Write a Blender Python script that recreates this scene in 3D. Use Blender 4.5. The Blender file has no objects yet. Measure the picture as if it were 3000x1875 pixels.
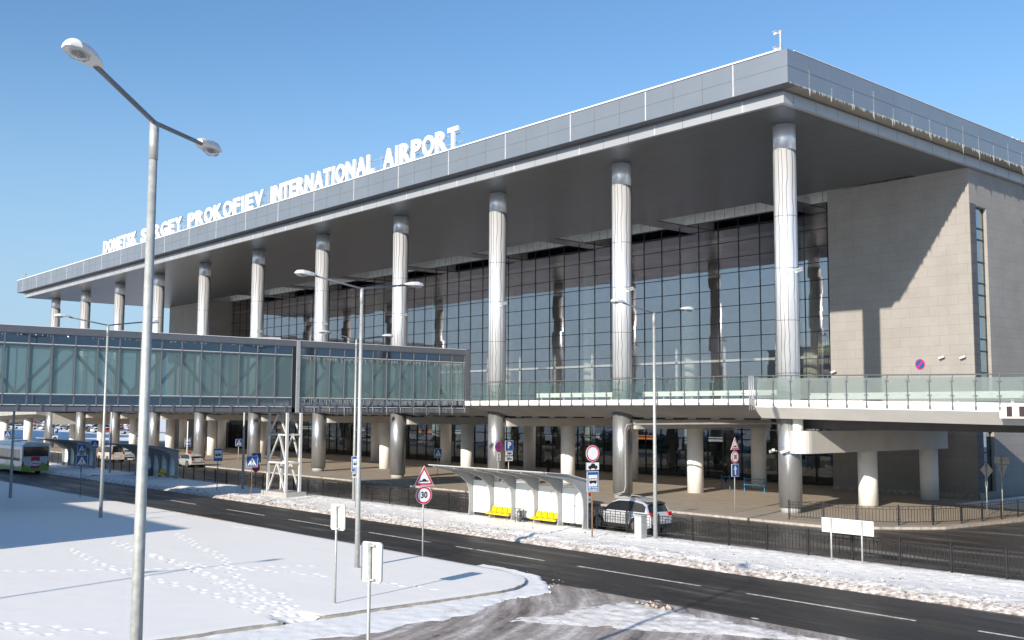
import bpy, math, random
from mathutils import Vector, Matrix, noise
random.seed(7)
R = math.radians
# ------------------------------------------------------------------ camera, world, sun, exposure
scn = bpy.context.scene
COL = scn.collection
scn.render.resolution_x, scn.render.resolution_y = 1024, 640
cd = bpy.data.cameras.new('camera'); cam = bpy.data.objects.new('camera', cd); COL.objects.link(cam)
scn.camera = cam
cd.sensor_width = 36.0; cd.lens = 36.0 * 1.01888; cd.clip_start = 0.1; cd.clip_end = 6000
yaw, pitch, roll = -0.85365, 0.08816, 0.00502
fw = Vector((math.sin(yaw) * math.cos(pitch), math.cos(yaw) * math.cos(pitch), math.sin(pitch)))
rt = Vector((math.cos(yaw), -math.sin(yaw), 0)); up = rt.cross(fw)
r2 = rt * math.cos(roll) + up * math.sin(roll); u2 = -rt * math.sin(roll) + up * math.cos(roll)
CAM = Vector((37.824, -55.939, 6.1))
cam.matrix_world = Matrix(((r2.x, u2.x, -fw.x, CAM.x), (r2.y, u2.y, -fw.y, CAM.y), (r2.z, u2.z, -fw.z, CAM.z), (0, 0, 0, 1)))

SUN = Vector((0.252, -0.893, 0.372)).normalized()          # towards the sun
w = bpy.data.worlds.new('World'); scn.world = w; w.use_nodes = True
nt = w.node_tree; nt.nodes.clear()
sky = nt.nodes.new('ShaderNodeTexSky'); sky.sky_type = 'NISHITA'; sky.sun_disc = False
sky.sun_elevation = math.asin(SUN.z); sky.sun_rotation = math.atan2(SUN.x, SUN.y)
sky.air_density = 1.0; sky.dust_density = 0.3; sky.ozone_density = 1.0; sky.altitude = 100
bg = nt.nodes.new('ShaderNodeBackground'); bg.inputs[1].default_value = 0.110
out = nt.nodes.new('ShaderNodeOutputWorld')
tint = nt.nodes.new('ShaderNodeMix'); tint.data_type = 'RGBA'; tint.blend_type = 'MULTIPLY'; tint.inputs[0].default_value = 1
tint.inputs[7].default_value = (.55, .76, .93, 1); nt.links.new(sky.outputs[0], tint.inputs[6]); 
tcw = nt.nodes.new('ShaderNodeTexCoord'); spw = nt.nodes.new('ShaderNodeSeparateXYZ'); nt.links.new(tcw.outputs['Generated'], spw.inputs[0])
mrw = nt.nodes.new('ShaderNodeMapRange'); mrw.inputs[1].default_value = .36; mrw.inputs[2].default_value = 0; mrw.inputs[3].default_value = 0; mrw.inputs[4].default_value = .85
mrw.interpolation_type = 'SMOOTHSTEP'; nt.links.new(spw.outputs[2], mrw.inputs[0])
hz = nt.nodes.new('ShaderNodeMix'); hz.data_type = 'RGBA'; hz.inputs[7].default_value = (2.3, 3.2, 4.25, 1)
nt.links.new(mrw.outputs[0], hz.inputs[0]); nt.links.new(tint.outputs[2], hz.inputs[6]); nt.links.new(hz.outputs[2], bg.inputs[0]); nt.links.new(bg.outputs[0], out.inputs[0])
sl = bpy.data.lights.new('sun', 'SUN'); sl.energy = 4.15; sl.angle = R(0.53); sl.color = (1.0, 0.895, 0.76)
so = bpy.data.objects.new('sun', sl); COL.objects.link(so)
so.rotation_euler = (-SUN).to_track_quat('-Z', 'Y').to_euler(); so.location = (0, -100, 80)
scn.view_settings.view_transform = 'Standard'; scn.view_settings.look = 'None'
scn.view_settings.exposure = 0.75; scn.view_settings.gamma = 1.0
try:
    scn.cycles.max_bounces = 8; scn.cycles.transparent_max_bounces = 16
except Exception: pass

# ------------------------------------------------------------------ materials
def newmat(name):
    m = bpy.data.materials.new(name); m.use_nodes = True
    t = m.node_tree; t.nodes.clear()
    o = t.nodes.new('ShaderNodeOutputMaterial')
    return m, t, o
def node(t, ty, **kw):
    n = t.nodes.new(ty)
    for k, v in kw.items(): setattr(n, k, v)
    return n
def coords(t, kind='Object', scale=(1, 1, 1)):
    c = node(t, 'ShaderNodeTexCoord'); mp = node(t, 'ShaderNodeMapping'); mp.inputs['Scale'].default_value = scale
    t.links.new(c.outputs[kind], mp.inputs[0]); return mp.outputs[0]
def noisetex(t, vec, scale, detail=4, rough=.55):
    n = node(t, 'ShaderNodeTexNoise'); n.inputs['Scale'].default_value = scale; n.inputs['Detail'].default_value = detail
    n.inputs['Roughness'].default_value = rough; t.links.new(vec, n.inputs['Vector']); return n.outputs['Fac']
def ramp(t, fac, stops):
    r = node(t, 'ShaderNodeValToRGB'); e = r.color_ramp.elements
    while len(e) < len(stops): e.new(0.5)
    for el, (p, c) in zip(e, stops):
        el.position = p; el.color = (*c, 1) if len(c) == 3 else c
    t.links.new(fac, r.inputs[0]); return r.outputs[0]
def bumpn(t, h, strength, dist=0.02):
    b = node(t, 'ShaderNodeBump'); b.inputs['Strength'].default_value = strength; b.inputs['Distance'].default_value = dist
    t.links.new(h, b.inputs['Height']); return b.outputs[0]
def principled(t, o, rough=.6, metal=0, spec=.5):
    p = node(t, 'ShaderNodeBsdfPrincipled'); p.inputs['Roughness'].default_value = rough
    p.inputs['Metallic'].default_value = metal; p.inputs['Specular IOR Level'].default_value = spec
    t.links.new(p.outputs[0], o.inputs[0]); return p
def pm(name, col, rough=.6, metal=0, var=.12, vs=2.5, bump=0, bs=30, spec=.5, scale=(1, 1, 1), coat=0, rvar=0.0):
    m, t, o = newmat(name); p = principled(t, o, rough, metal, spec)
    v = coords(t, 'Object', scale); n = noisetex(t, v, vs)
    d = tuple(max(0, c * (1 - var)) for c in col); l = tuple(min(1, c * (1 + var)) for c in col)
    t.links.new(ramp(t, n, [(.3, d), (.7, l)]), p.inputs['Base Color'])
    if rvar: t.links.new(ramp(t, n, [(.3, (rough - rvar,) * 3), (.7, (rough + rvar,) * 3)]), p.inputs['Roughness'])
    if bump: t.links.new(bumpn(t, noisetex(t, v, bs), bump), p.inputs['Normal'])
    if coat: p.inputs['Coat Weight'].default_value = coat; p.inputs['Coat Roughness'].default_value = .08
    return m
def glassmix(name, tint, refl, gloss_col=(.9, .92, .95), rough=.01, wav=0.0, diff=None, dfac=0.0, dcol2=None, ws=.6, panes=None):
    m, t, o = newmat(name)
    tr = node(t, 'ShaderNodeBsdfTransparent'); tr.inputs[0].default_value = (*tint, 1)
    gl = node(t, 'ShaderNodeBsdfGlossy'); gl.inputs[0].default_value = (*gloss_col, 1); gl.inputs['Roughness'].default_value = rough
    base = tr.outputs[0]
    if diff:
        df = node(t, 'ShaderNodeBsdfDiffuse'); v = coords(t); n = noisetex(t, v, .9, 3)
        t.links.new(ramp(t, n, [(.3, diff), (.7, dcol2 or diff)]), df.inputs[0])
        ts = node(t, 'ShaderNodeBsdfTranslucent'); ts.inputs[0].default_value = (*diff, 1)
        md = node(t, 'ShaderNodeMixShader'); md.inputs[0].default_value = .6
        t.links.new(df.outputs[0], md.inputs[1]); t.links.new(ts.outputs[0], md.inputs[2])
        mx = node(t, 'ShaderNodeMixShader'); mx.inputs[0].default_value = dfac
        t.links.new(tr.outputs[0], mx.inputs[1]); t.links.new(md.outputs[0], mx.inputs[2]); base = mx.outputs[0]
    lw = node(t, 'ShaderNodeLayerWeight'); lw.inputs[0].default_value = .5
    pw = node(t, 'ShaderNodeMath', operation='POWER'); pw.inputs[1].default_value = 5; t.links.new(lw.outputs['Facing'], pw.inputs[0])
    mth = node(t, 'ShaderNodeMath', operation='ADD'); mth.inputs[1].default_value = refl + .04; mth.use_clamp = True
    t.links.new(pw.outputs[0], mth.inputs[0])
    ms = node(t, 'ShaderNodeMixShader'); t.links.new(mth.outputs[0], ms.inputs[0])
    t.links.new(base, ms.inputs[1]); t.links.new(gl.outputs[0], ms.inputs[2]); t.links.new(ms.outputs[0], o.inputs[0])
    if panes:      # each pane sits at its own very slightly different tilt
        c = node(t, 'ShaderNodeTexCoord'); dv = node(t, 'ShaderNodeVectorMath', operation='DIVIDE'); dv.inputs[1].default_value = (panes[0], 1e6, panes[1])
        t.links.new(c.outputs['Object'], dv.inputs[0]); fl_ = node(t, 'ShaderNodeVectorMath', operation='FLOOR'); t.links.new(dv.outputs[0], fl_.inputs[0])
        wn = node(t, 'ShaderNodeTexWhiteNoise'); t.links.new(fl_.outputs[0], wn.inputs['Vector'])
        sb = node(t, 'ShaderNodeVectorMath', operation='SUBTRACT'); sb.inputs[1].default_value = (.5, .5, .5); t.links.new(wn.outputs['Color'], sb.inputs[0])
        sc = node(t, 'ShaderNodeVectorMath', operation='SCALE'); sc.inputs['Scale'].default_value = panes[2]; t.links.new(sb.outputs[0], sc.inputs[0])
        v = coords(t); bn = bumpn(t, noisetex(t, v, ws, 1), wav, .05)
        ad = node(t, 'ShaderNodeVectorMath', operation='ADD'); t.links.new(bn, ad.inputs[0]); t.links.new(sc.outputs[0], ad.inputs[1])
        nm = node(t, 'ShaderNodeVectorMath', operation='NORMALIZE'); t.links.new(ad.outputs[0], nm.inputs[0]); t.links.new(nm.outputs[0], gl.inputs['Normal'])
    elif wav:
        v = coords(t); t.links.new(bumpn(t, noisetex(t, v, ws, 1), wav, .05), gl.inputs['Normal'])
    return m
def tiles(name, c1, c2, mortar, bw, bh, ms=.012, rough=.7, bump=.3, vertical=True, spec=.3, wet=False):
    m, t, o = newmat(name); p = principled(t, o, rough, 0, spec)
    c = node(t, 'ShaderNodeTexCoord'); s = node(t, 'ShaderNodeSeparateXYZ'); t.links.new(c.outputs['Object'], s.inputs[0])
    cb = node(t, 'ShaderNodeCombineXYZ')
    if vertical:
        a = node(t, 'ShaderNodeMath', operation='ADD'); t.links.new(s.outputs[0], a.inputs[0]); t.links.new(s.outputs[1], a.inputs[1])
        t.links.new(a.outputs[0], cb.inputs[0]); t.links.new(s.outputs[2], cb.inputs[1])
    else:
        t.links.new(s.outputs[0], cb.inputs[0]); t.links.new(s.outputs[1], cb.inputs[1])
    b = node(t, 'ShaderNodeTexBrick'); t.links.new(cb.outputs[0], b.inputs['Vector'])
    b.inputs['Scale'].default_value = 1; b.inputs['Brick Width'].default_value = bw; b.inputs['Row Height'].default_value = bh
    b.inputs['Mortar Size'].default_value = ms; b.inputs['Bias'].default_value = 0
    b.inputs['Color1'].default_value = (*c1, 1); b.inputs['Color2'].default_value = (*c2, 1); b.inputs['Mortar'].default_value = (*mortar, 1)
    n = noisetex(t, c.outputs['Object'], .45, 6, .6)
    mx = node(t, 'ShaderNodeMix', data_type='RGBA', blend_type='MULTIPLY'); mx.inputs[0].default_value = .8
    t.links.new(b.outputs[0], mx.inputs[6]); t.links.new(ramp(t, n, [(.3, (.83, .825, .82)), (.65, (1, 1, 1))]), mx.inputs[7])
    n2 = noisetex(t, c.outputs['Object'], 9, 3)
    mx2 = node(t, 'ShaderNodeMix', data_type='RGBA', blend_type='MULTIPLY'); mx2.inputs[0].default_value = .5
    t.links.new(mx.outputs[2], mx2.inputs[6]); t.links.new(ramp(t, n2, [(.3, (.8, .8, .8)), (.7, (1, 1, 1))]), mx2.inputs[7])
    t.links.new(mx2.outputs[2], p.inputs['Base Color'])
    if wet: t.links.new(ramp(t, n, [(.35, (.25,) * 3), (.6, (.8,) * 3)]), p.inputs['Roughness'])
    if bump: t.links.new(bumpn(t, b.outputs['Fac'], -bump, .01), p.inputs['Normal'])
    return m

def asphalt(name='wet_asphalt', k=1.0, rg=(.30, .62)):
    m, t, o = newmat(name); p = principled(t, o, .5, 0, .5)
    v = coords(t, 'Object', (.10, .9, 1)); v1 = coords(t)
    n = noisetex(t, v, 1.1, 6, .62); f = noisetex(t, v1, 14, 4, .7)
    c = ramp(t, n, [(q_, tuple(z_ * k for z_ in c_)) for q_, c_ in [(.30, (.013, .012, .011)), (.5, (.024, .021, .019)), (.60, (.055, .048, .043)), (.70, (.16, .15, .14))]])
    mx = node(t, 'ShaderNodeMix', data_type='RGBA', blend_type='MULTIPLY'); mx.inputs[0].default_value = .7
    t.links.new(c, mx.inputs[6]); t.links.new(ramp(t, f, [(.3, (.6,) * 3), (.7, (1.15,) * 3)]), mx.inputs[7])
    t.links.new(mx.outputs[2], p.inputs['Base Color'])
    t.links.new(ramp(t, n, [(.3, (rg[0],) * 3), (.6, (rg[1],) * 3)]), p.inputs['Roughness'])
    t.links.new(bumpn(t, f, .35, .01), p.inputs['Normal']); return m
def snowmat(name, white=(.875, .865, .845), dirty=None, amount=(.45, .62), scale=1.2, edge=None, rough=.6):
    m, t, o = newmat(name); p = principled(t, o, rough, 0, .25)
    v = coords(t); n = noisetex(t, v, scale, 8, .68); f = noisetex(t, v, 7, 6, .7)
    if dirty:
        fac = n
        if edge:   # real dirt thrown up along the carriageway edge
            s = node(t, 'ShaderNodeSeparateXYZ'); t.links.new(v, s.inputs[0])
            mr = node(t, 'ShaderNodeMapRange'); mr.inputs[1].default_value = edge[0]; mr.inputs[2].default_value = edge[1]
            mr.inputs[3].default_value = edge[2]; mr.inputs[4].default_value = edge[3]
            t.links.new(s.outputs[1], mr.inputs[0])
            a = node(t, 'ShaderNodeMath', operation='ADD'); t.links.new(n, a.inputs[0]); t.links.new(mr.outputs[0], a.inputs[1]); fac = a.outputs[0]
        a2 = node(t, 'ShaderNodeMath', operation='MULTIPLY_ADD'); a2.inputs[1].default_value = .35
        t.links.new(f, a2.inputs[0]); t.links.new(fac, a2.inputs[2])
        a3 = node(t, 'ShaderNodeMath', operation='SUBTRACT'); a3.inputs[1].default_value = .175; t.links.new(a2.outputs[0], a3.inputs[0])
        mid = tuple((x + y * 1.6) / 2.4 for x, y in zip(white, dirty))
        c = ramp(t, a3.outputs[0], [(amount[0], white), ((amount[0] + amount[1]) / 2, mid), (amount[1], dirty), (min(.99, amount[1] + .22), tuple(x * .6 for x in dirty))])
    else:
        c = ramp(t, n, [(.3, tuple(x * .97 for x in white)), (.7, white)])
    t.links.new(c, p.inputs['Base Color'])
    t.links.new(bumpn(t, f, .5 if dirty else .25, .03 if dirty else .015), p.inputs['Normal']); return m

M = {}
M['asphalt'] = asphalt()
M['asphalt2'] = asphalt('wet_brown_asphalt', 2.0, (.16, .5))
M['snow'] = snowmat('fresh_snow')
M['snow_dirty'] = snowmat('trodden_snow', (.86, .85, .83), (.30, .24, .195), (.53, .76), 4.5, edge=(-22.4, -20.6, .20, -.03))
M['snow_shoulder'] = snowmat('kerbside_snow', (.84, .85, .86), (.5, .46, .43), (.56, .75), 1.6)
def slushmat():
    m, t, o = newmat('brown_slush'); p = principled(t, o, .7, 0, .25); v = coords(t)
    sub = node(t, 'ShaderNodeVectorMath', operation='SUBTRACT'); sub.inputs[1].default_value = (2.0, -43.0, 0); t.links.new(v, sub.inputs[0])
    ln = node(t, 'ShaderNodeVectorMath', operation='LENGTH'); t.links.new(sub.outputs[0], ln.inputs[0])
    sp = node(t, 'ShaderNodeSeparateXYZ'); t.links.new(sub.outputs[0], sp.inputs[0])
    at = node(t, 'ShaderNodeMath', operation='ARCTAN2'); t.links.new(sp.outputs[1], at.inputs[0]); t.links.new(sp.outputs[0], at.inputs[1])
    cb = node(t, 'ShaderNodeCombineXYZ'); t.links.new(ln.outputs['Value'], cb.inputs[0])
    mu = node(t, 'ShaderNodeMath', operation='MULTIPLY'); mu.inputs[1].default_value = 1.6; t.links.new(at.outputs[0], mu.inputs[0]); t.links.new(mu.outputs[0], cb.inputs[1])
    n1 = noisetex(t, cb.outputs[0], 1.5, 7, .62); n2 = noisetex(t, v, 5, 6, .7)
    mx = node(t, 'ShaderNodeMath', operation='MULTIPLY_ADD'); mx.inputs[1].default_value = .35; t.links.new(n2, mx.inputs[0]); t.links.new(n1, mx.inputs[2])
    c = ramp(t, mx.outputs[0], [(.46, (.06, .052, .047)), (.56, (.22, .19, .175)), (.70, (.38, .345, .325)), (.82, (.64, .615, .60))])
    t.links.new(c, p.inputs['Base Color']); t.links.new(bumpn(t, mx.outputs[0], .8, .06), p.inputs['Normal']); return m
M['slush'] = slushmat()
M['snow_patch'] = snowmat('rutted_snow', (.80, .785, .77), (.42, .38, .355), (.48, .70), 2.0)
M['farsnow'] = snowmat('field_snow', (.80, .81, .83), (.5, .47, .44), (.55, .8), .05)
M['paving'] = tiles('plaza_paving', (.40, .345, .285), (.36, .31, .25), (.26, .22, .18), 1.2, .6, .012, .75, .15, vertical=False)
M['kerb'] = pm('kerb_concrete', (.36, .33, .29), .85, var=.3, vs=3, bump=.3)
M['stone'] = tiles('stone_cladding', (.322, .307, .29), (.307, .293, .277), (.21, .20, .19), 1.55, .75, .010, .75, .2)
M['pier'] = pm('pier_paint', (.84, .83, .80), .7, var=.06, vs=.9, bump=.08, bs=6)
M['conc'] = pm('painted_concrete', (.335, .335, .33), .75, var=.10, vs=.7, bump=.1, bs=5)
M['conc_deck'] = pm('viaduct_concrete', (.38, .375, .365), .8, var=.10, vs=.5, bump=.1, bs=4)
M['white'] = pm('white_paint', (.80, .80, .78), .5, var=.05)
M['col_up'] = pm('ribbed_steel', (.80, .82, .85), .36, .5, var=.06, vs=1.2, bump=.12, bs=2.2, scale=(3, 3, .25))
M['col_low'] = pm('brushed_steel', (.40, .415, .43), .36, .72, var=.10, vs=1.2, bump=.12, bs=3, scale=(2, 2, .3))
M['fascia'] = pm('fascia_panel', (.285, .31, .34), .38, .55, var=.05, vs=.35, bump=.05, bs=1.2)
M['band'] = pm('eaves_panel', (.42, .43, .45), .4, .35, var=.05, vs=.4)
M['fseam'] = pm('fascia_seam', (.13, .14, .16), .7)
M['cover'] = pm('joint_strip', (.58, .59, .60), .5, .2)
M['seam'] = pm('dark_seam', (.05, .05, .055), .8)
M['soffit'] = None
M['darkmetal'] = pm('dark_metal', (.035, .037, .04), .45, .3)
M['mullion'] = pm('mullion_metal', (.02, .03, .04), .4, .2)
M['steel'] = pm('grey_steel', (.17, .18, .20), .45, .4, var=.06, vs=1.5)
M['galv'] = pm('galvanised_steel', (.41, .43, .42), .55, .35, var=.16, vs=9)
M['greyplate'] = pm('grey_sign_back', (.46, .47, .48), .55, .3, var=.1)
M['creamplate'] = pm('white_sign_back', (.74, .74, .70), .5, .1, var=.04)
M['blue'] = pm('sign_blue', (.010, .085, .33), .4, var=.05)
M['red'] = pm('sign_red', (.52, .025, .08), .4, var=.05)
M['signwhite'] = pm('sign_white', (.70, .72, .75), .4, var=.04)
M['black'] = pm('sign_black', (.012, .012, .014), .5)
M['fence'] = pm('fence_paint', (.022, .022, .024), .55, .2, var=.2)
M['yellow'] = pm('yellow_plastic', (.80, .50, .005), .35, var=.05)
M['rust'] = pm('rusty_steel', (.24, .14, .08), .8, var=.3, vs=6)
M['shelter'] = pm('shelter_paint', (.33, .34, .35), .5, .2, var=.12, vs=2)
M['bluepaint'] = pm('blue_paint', (.03, .22, .45), .5)
M['tyre'] = pm('tyre_rubber', (.018, .018, .018), .85)
M['rim'] = pm('alloy_rim', (.45, .45, .46), .3, .8)
M['lampwhite'] = pm('lamp_housing', (.66, .67, .66), .45, 0, var=.03, vs=2)
M['ice'] = glassmix('icicle_ice', (.9, .93, .95), .05, rough=.1, diff=(.80, .79, .76), dfac=.6)
M['glass'] = glassmix('curtain_glass', (.90, .92, .91), .23, (1.0, .90, .90), .004, wav=.045, ws=.5, panes=(2.35, 1.5, .005))
M['slitglass'] = glassmix('slit_glass', (.25, .3, .33), .40, (.80, .90, .95), .02, wav=.05)
M['lowglass'] = glassmix('dark_glass', (.62, .66, .68), .06, (.75, .8, .85), .004, wav=.10, ws=.8, panes=(1.95, 1.2, .008))
M['bridge_glass'] = glassmix('frosted_glass', (.84, .92, .91), .04, (.55, .66, .74), .12, diff=(.52, .66, .63), dfac=.30, dcol2=(.57, .67, .62))
M['bridge_tint'] = glassmix('tinted_glass', (.32, .38, .42), .20, (.42, .52, .66), .05, diff=(.05, .08, .10), dfac=.5)
M['rail_glass'] = glassmix('balustrade_glass', (.87, .93, .91), .03, (.8, .9, .88), .03, diff=(.45, .58, .53), dfac=.05)
M['rail_glass_frost'] = glassmix('iced_glass', (.85, .9, .88), .04, (.8, .9, .88), .1, diff=(.58, .64, .61), dfac=.36)
M['lens'] = glassmix('lamp_lens', (.85, .87, .87), .06, rough=.05, diff=(.65, .65, .65), dfac=.35)
M['int_dark'] = pm('interior_dark', (.05, .045, .042), .8, var=.3, vs=.3)
M['int_wall'] = pm('interior_wall', (.34, .33, .33), .8, var=.35, vs=.25)
M['int_col'] = pm('interior_column', (.80, .86, .78), .5)
M['orange'] = pm('orange_panel', (.60, .20, .05), .6)
M['palegreen'] = pm('pale_green_blind', (.60, .66, .45), .6)
M['carglass'] = pm('car_glass', (.012, .014, .018), .06, 0, spec=.9, var=.02)
M['redlamp'] = pm('tail_lamp', (.45, .012, .012), .2, coat=1)
M['skin'] = pm('skin', (.45, .27, .19), .6)
M['cloth_dark'] = pm('dark_clothing', (.03, .032, .03), .9, var=.3, vs=8)
M['stain'] = pm('brown_ice_dirt', (.30, .26, .20), .7)
def soffitmat():
    m, t, o = newmat('soffit_panel'); p = principled(t, o, .34, .62, .4)
    c = node(t, 'ShaderNodeTexCoord'); b = node(t, 'ShaderNodeTexBrick'); t.links.new(c.outputs['Object'], b.inputs['Vector'])
    b.offset = 0; b.inputs['Scale'].default_value = 1; b.inputs['Brick Width'].default_value = 2.35; b.inputs['Row Height'].default_value = .6
    b.inputs['Mortar Size'].default_value = .012
    b.inputs['Color1'].default_value = (.165, .178, .185, 1); b.inputs['Color2'].default_value = (.148, .160, .167, 1); b.inputs['Mortar'].default_value = (.04, .04, .04, 1)
    t.links.new(b.outputs[0], p.inputs['Base Color'])
    n = noisetex(t, coords(t, 'Object', (1, .5, 1)), .9, 3)
    t.links.new(bumpn(t, n, .012, .05), p.inputs['Normal']); return m
M['soffit'] = soffitmat()
def paint(name, col, metal=.5):
    return pm(name, col, .28, metal, var=.03, coat=.8)

# ------------------------------------------------------------------ mesh helpers
class MB:
    def __init__(s): s.v = []; s.f = []; s.m = []
    def add(s, vs, fs, m=0):
        o = len(s.v); s.v += [tuple(v) for v in vs]; s.f += [tuple(i + o for i in f) for f in fs]; s.m += [m] * len(fs); return s
    def box(s, x0, y0, z0, x1, y1, z1, m=0):
        x0, x1 = min(x0, x1), max(x0, x1); y0, y1 = min(y0, y1), max(y0, y1); z0, z1 = min(z0, z1), max(z0, z1)
        return s.add([(x0, y0, z0), (x1, y0, z0), (x1, y1, z0), (x0, y1, z0), (x0, y0, z1), (x1, y0, z1), (x1, y1, z1), (x0, y1, z1)],
                     [(3, 2, 1, 0), (4, 5, 6, 7), (0, 1, 5, 4), (1, 2, 6, 5), (2, 3, 7, 6), (3, 0, 4, 7)], m)
    def bar(s, a, b, w, h=None, m=0, upv=(0, 0, 1)):
        a, b = Vector(a), Vector(b); d = (b - a).normalized(); u = Vector(upv)
        if abs(d.dot(u)) > .98: u = Vector((0, 1, 0))
        x = d.cross(u).normalized() * (w / 2); y = x.cross(d).normalized() * ((h or w) / 2)
        vs = [p + sx * x + sy * y for p in (a, b) for sx, sy in ((-1, -1), (1, -1), (1, 1), (-1, 1))]
        return s.add(vs, [(0, 1, 2, 3), (7, 6, 5, 4), (0, 4, 5, 1), (1, 5, 6, 2), (2, 6, 7, 3), (3, 7, 4, 0)], m)
    def tube(s, pts, r, n=8, m=0, caps=True):
        pts = [Vector(p) for p in pts]; rs = r if isinstance(r, (list, tuple)) else [r] * len(pts)
        d0 = (pts[1] - pts[0]).normalized(); u = Vector((0, 0, 1)) if abs(d0.z) < .9 else Vector((1, 0, 0))
        vs = []; fs = []
        for i, p in enumerate(pts):
            d = (pts[min(i + 1, len(pts) - 1)] - pts[max(i - 1, 0)]).normalized()
            x = d.cross(u).normalized(); y = d.cross(x).normalized()
            for k in range(n):
                a = 2 * math.pi * k / n; vs.append(p + (x * math.cos(a) + y * math.sin(a)) * rs[i])
        for i in range(len(pts) - 1):
            for k in range(n):
                a, b = i * n + k, i * n + (k + 1) % n; fs.append((a, a + n, b + n, b))
        if caps: fs += [tuple(range(n)), tuple(range((len(pts) - 1) * n, len(pts) * n))[::-1]]
        return s.add(vs, fs, m)
    def cyl(s, x, y, z0, z1, r0, r1=None, n=32, m=0): return s.tube([(x, y, z0), (x, y, z1)], [r0, r0 if r1 is None else r1], n, m)
    def prism(s, poly, fn, a, b, m=0):
        """poly of 2-D points; fn(u,v,w)->xyz ; extruded w from a to b"""
        n = len(poly); vs = [fn(u, v, a) for u, v in poly] + [fn(u, v, b) for u, v in poly]
        fs = [tuple(range(n))[::-1], tuple(range(n, 2 * n))] + [(i, (i + 1) % n, n + (i + 1) % n, n + i) for i in range(n)]
        return s.add(vs, fs, m)
    def xform(s, mat): s.v = [tuple(mat @ Vector(v)) for v in s.v]; return s
def wloc(o):
    l = Vector((0, 0, 0))
    while o: l += Vector(o.location); o = o.parent
    return l
def build(name, mb, mats, parent=None, smooth=False, world=True, fixn=True):
    me = bpy.data.meshes.new(name)
    off = wloc(parent) if (parent and world) else Vector((0, 0, 0))
    me.from_pydata([tuple(Vector(v) - off) for v in mb.v], [], mb.f)
    mats = mats if isinstance(mats, (list, tuple)) else [mats]
    for mt in mats: me.materials.append(mt)
    me.polygons.foreach_set('material_index', mb.m)
    if smooth: me.polygons.foreach_set('use_smooth', [len(f) <= 4 for f in mb.f])
    if fixn:
        import bmesh
        b = bmesh.new(); b.from_mesh(me); bmesh.ops.recalc_face_normals(b, faces=b.faces); b.to_mesh(me); b.free()
    me.update()
    o = bpy.data.objects.new(name, me); COL.objects.link(o)
    if parent: o.parent = parent
    return o
def tag(o, label=None, cat=None, group=None, kind=None):
    if label: o['label'] = label
    if cat: o['category'] = cat
    if group: o['group'] = group
    if kind: o['kind'] = kind
    return o
def thing(name, label, cat, loc=(0, 0, 0), rz=0, group=None):
    o = bpy.data.objects.new(name, None); COL.objects.link(o); o.empty_display_size = .3
    o.location = loc; o.rotation_euler = (0, 0, rz); return tag(o, label, cat, group)
def dup(o, parent=None, loc=None, rz=None, label=None):
    c = o.copy(); COL.objects.link(c); c.parent = parent
    if loc is not None: c.location = loc
    if rz is not None: c.rotation_euler = (0, 0, rz)
    if label: c['label'] = label
    for ch in o.children: dup(ch, c)
    return c
def textmesh(s, size, extrude=.01, offset=0, sx=1):
    cu = bpy.data.curves.new('t', 'FONT'); cu.body = s; cu.size = size; cu.extrude = extrude; cu.offset = offset
    cu.align_x = 'CENTER'; cu.align_y = 'CENTER'; cu.resolution_u = 3
    ob = bpy.data.objects.new('t', cu); COL.objects.link(ob)
    dg = bpy.context.evaluated_depsgraph_get(); me = bpy.data.meshes.new_from_object(ob.evaluated_get(dg))
    bpy.data.objects.remove(ob); mb = MB()
    mb.add([(v.co.x * sx, v.co.y, v.co.z) for v in me.vertices], [tuple(p.vertices) for p in me.polygons]); bpy.data.meshes.remove(me)
    return mb

def XZ(y0):  # helper for prisms in a vertical plane
    return lambda u, v, wv: (u, wv, v)
YZ = lambda u, v, wv: (wv, u, v)
XY = lambda u, v, wv: (u, v, wv)

# ================================================================== SETTING
def sheet(name, poly, z, mat):
    mb = MB().add([(x, y, z) for x, y in poly], [tuple(range(len(poly)))]); return tag(build(name, mb, mat, fixn=False), kind='structure')
def slab(name, poly, z0, z1, mat):
    return tag(build(name, MB().prism(poly, XY, z0, z1), mat), kind='structure')
sheet('ground', [(-3000, -3000), (3000, -3000), (3000, 3000), (-3000, 3000)], -.20, M['farsnow'])
slab('outer_road', [(-420, -29.25), (420, -29.25), (420, -22.2), (-420, -22.2)], -.17, -.12, M['asphalt'])
slab('inner_road', [(-420, -15.75), (420, -15.75), (420, 9), (60, 9), (60, 200), (5, 200), (5, -4), (-420, -4)], -.17, -.116, M['asphalt2'])
slab('side_street', [(9.8, -29.25), (40, -29.25), (34, -36), (28, -48), (28, -90), (9.8, -90)], -.17, -.124, M['slush'])
plaza_edge = [(-170, -4.75), (-20, -4.75), (3.6, -4.95), (5.3, -4.9), (6.6, -4.2), (7.8, -3.2), (9.2, -1.6), (10.0, -.4), (10.4, 3.3), (10.9, 7.5), (11.0, 13), (11, 190)]
slab('plaza', plaza_edge + [(-170, 190)], -.16, 0, M['paving'])
kb = MB()
for (a, b) in zip(plaza_edge[:-1], plaza_edge[1:]):
    a, b = Vector((*a, 0)), Vector((*b, 0)); L = (b - a).length; n = max(1, int(min(L, 200) / 1.0)); d = (b - a) / n
    for i in range(n):
        g = d.normalized() * .008; kb.bar(a + d * i + g + Vector((0, 0, -.06)), a + d * (i + 1) - g + Vector((0, 0, -.06)), .18, .145)
tag(build('plaza_kerb', kb, M['kerb']), kind='structure')
sheet('snow_verge', [(3.4, 14.2), (8.5, 13.4), (10.8, 13.6), (10.8, 190), (3.4, 190)], .012, M['snow'])

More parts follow.
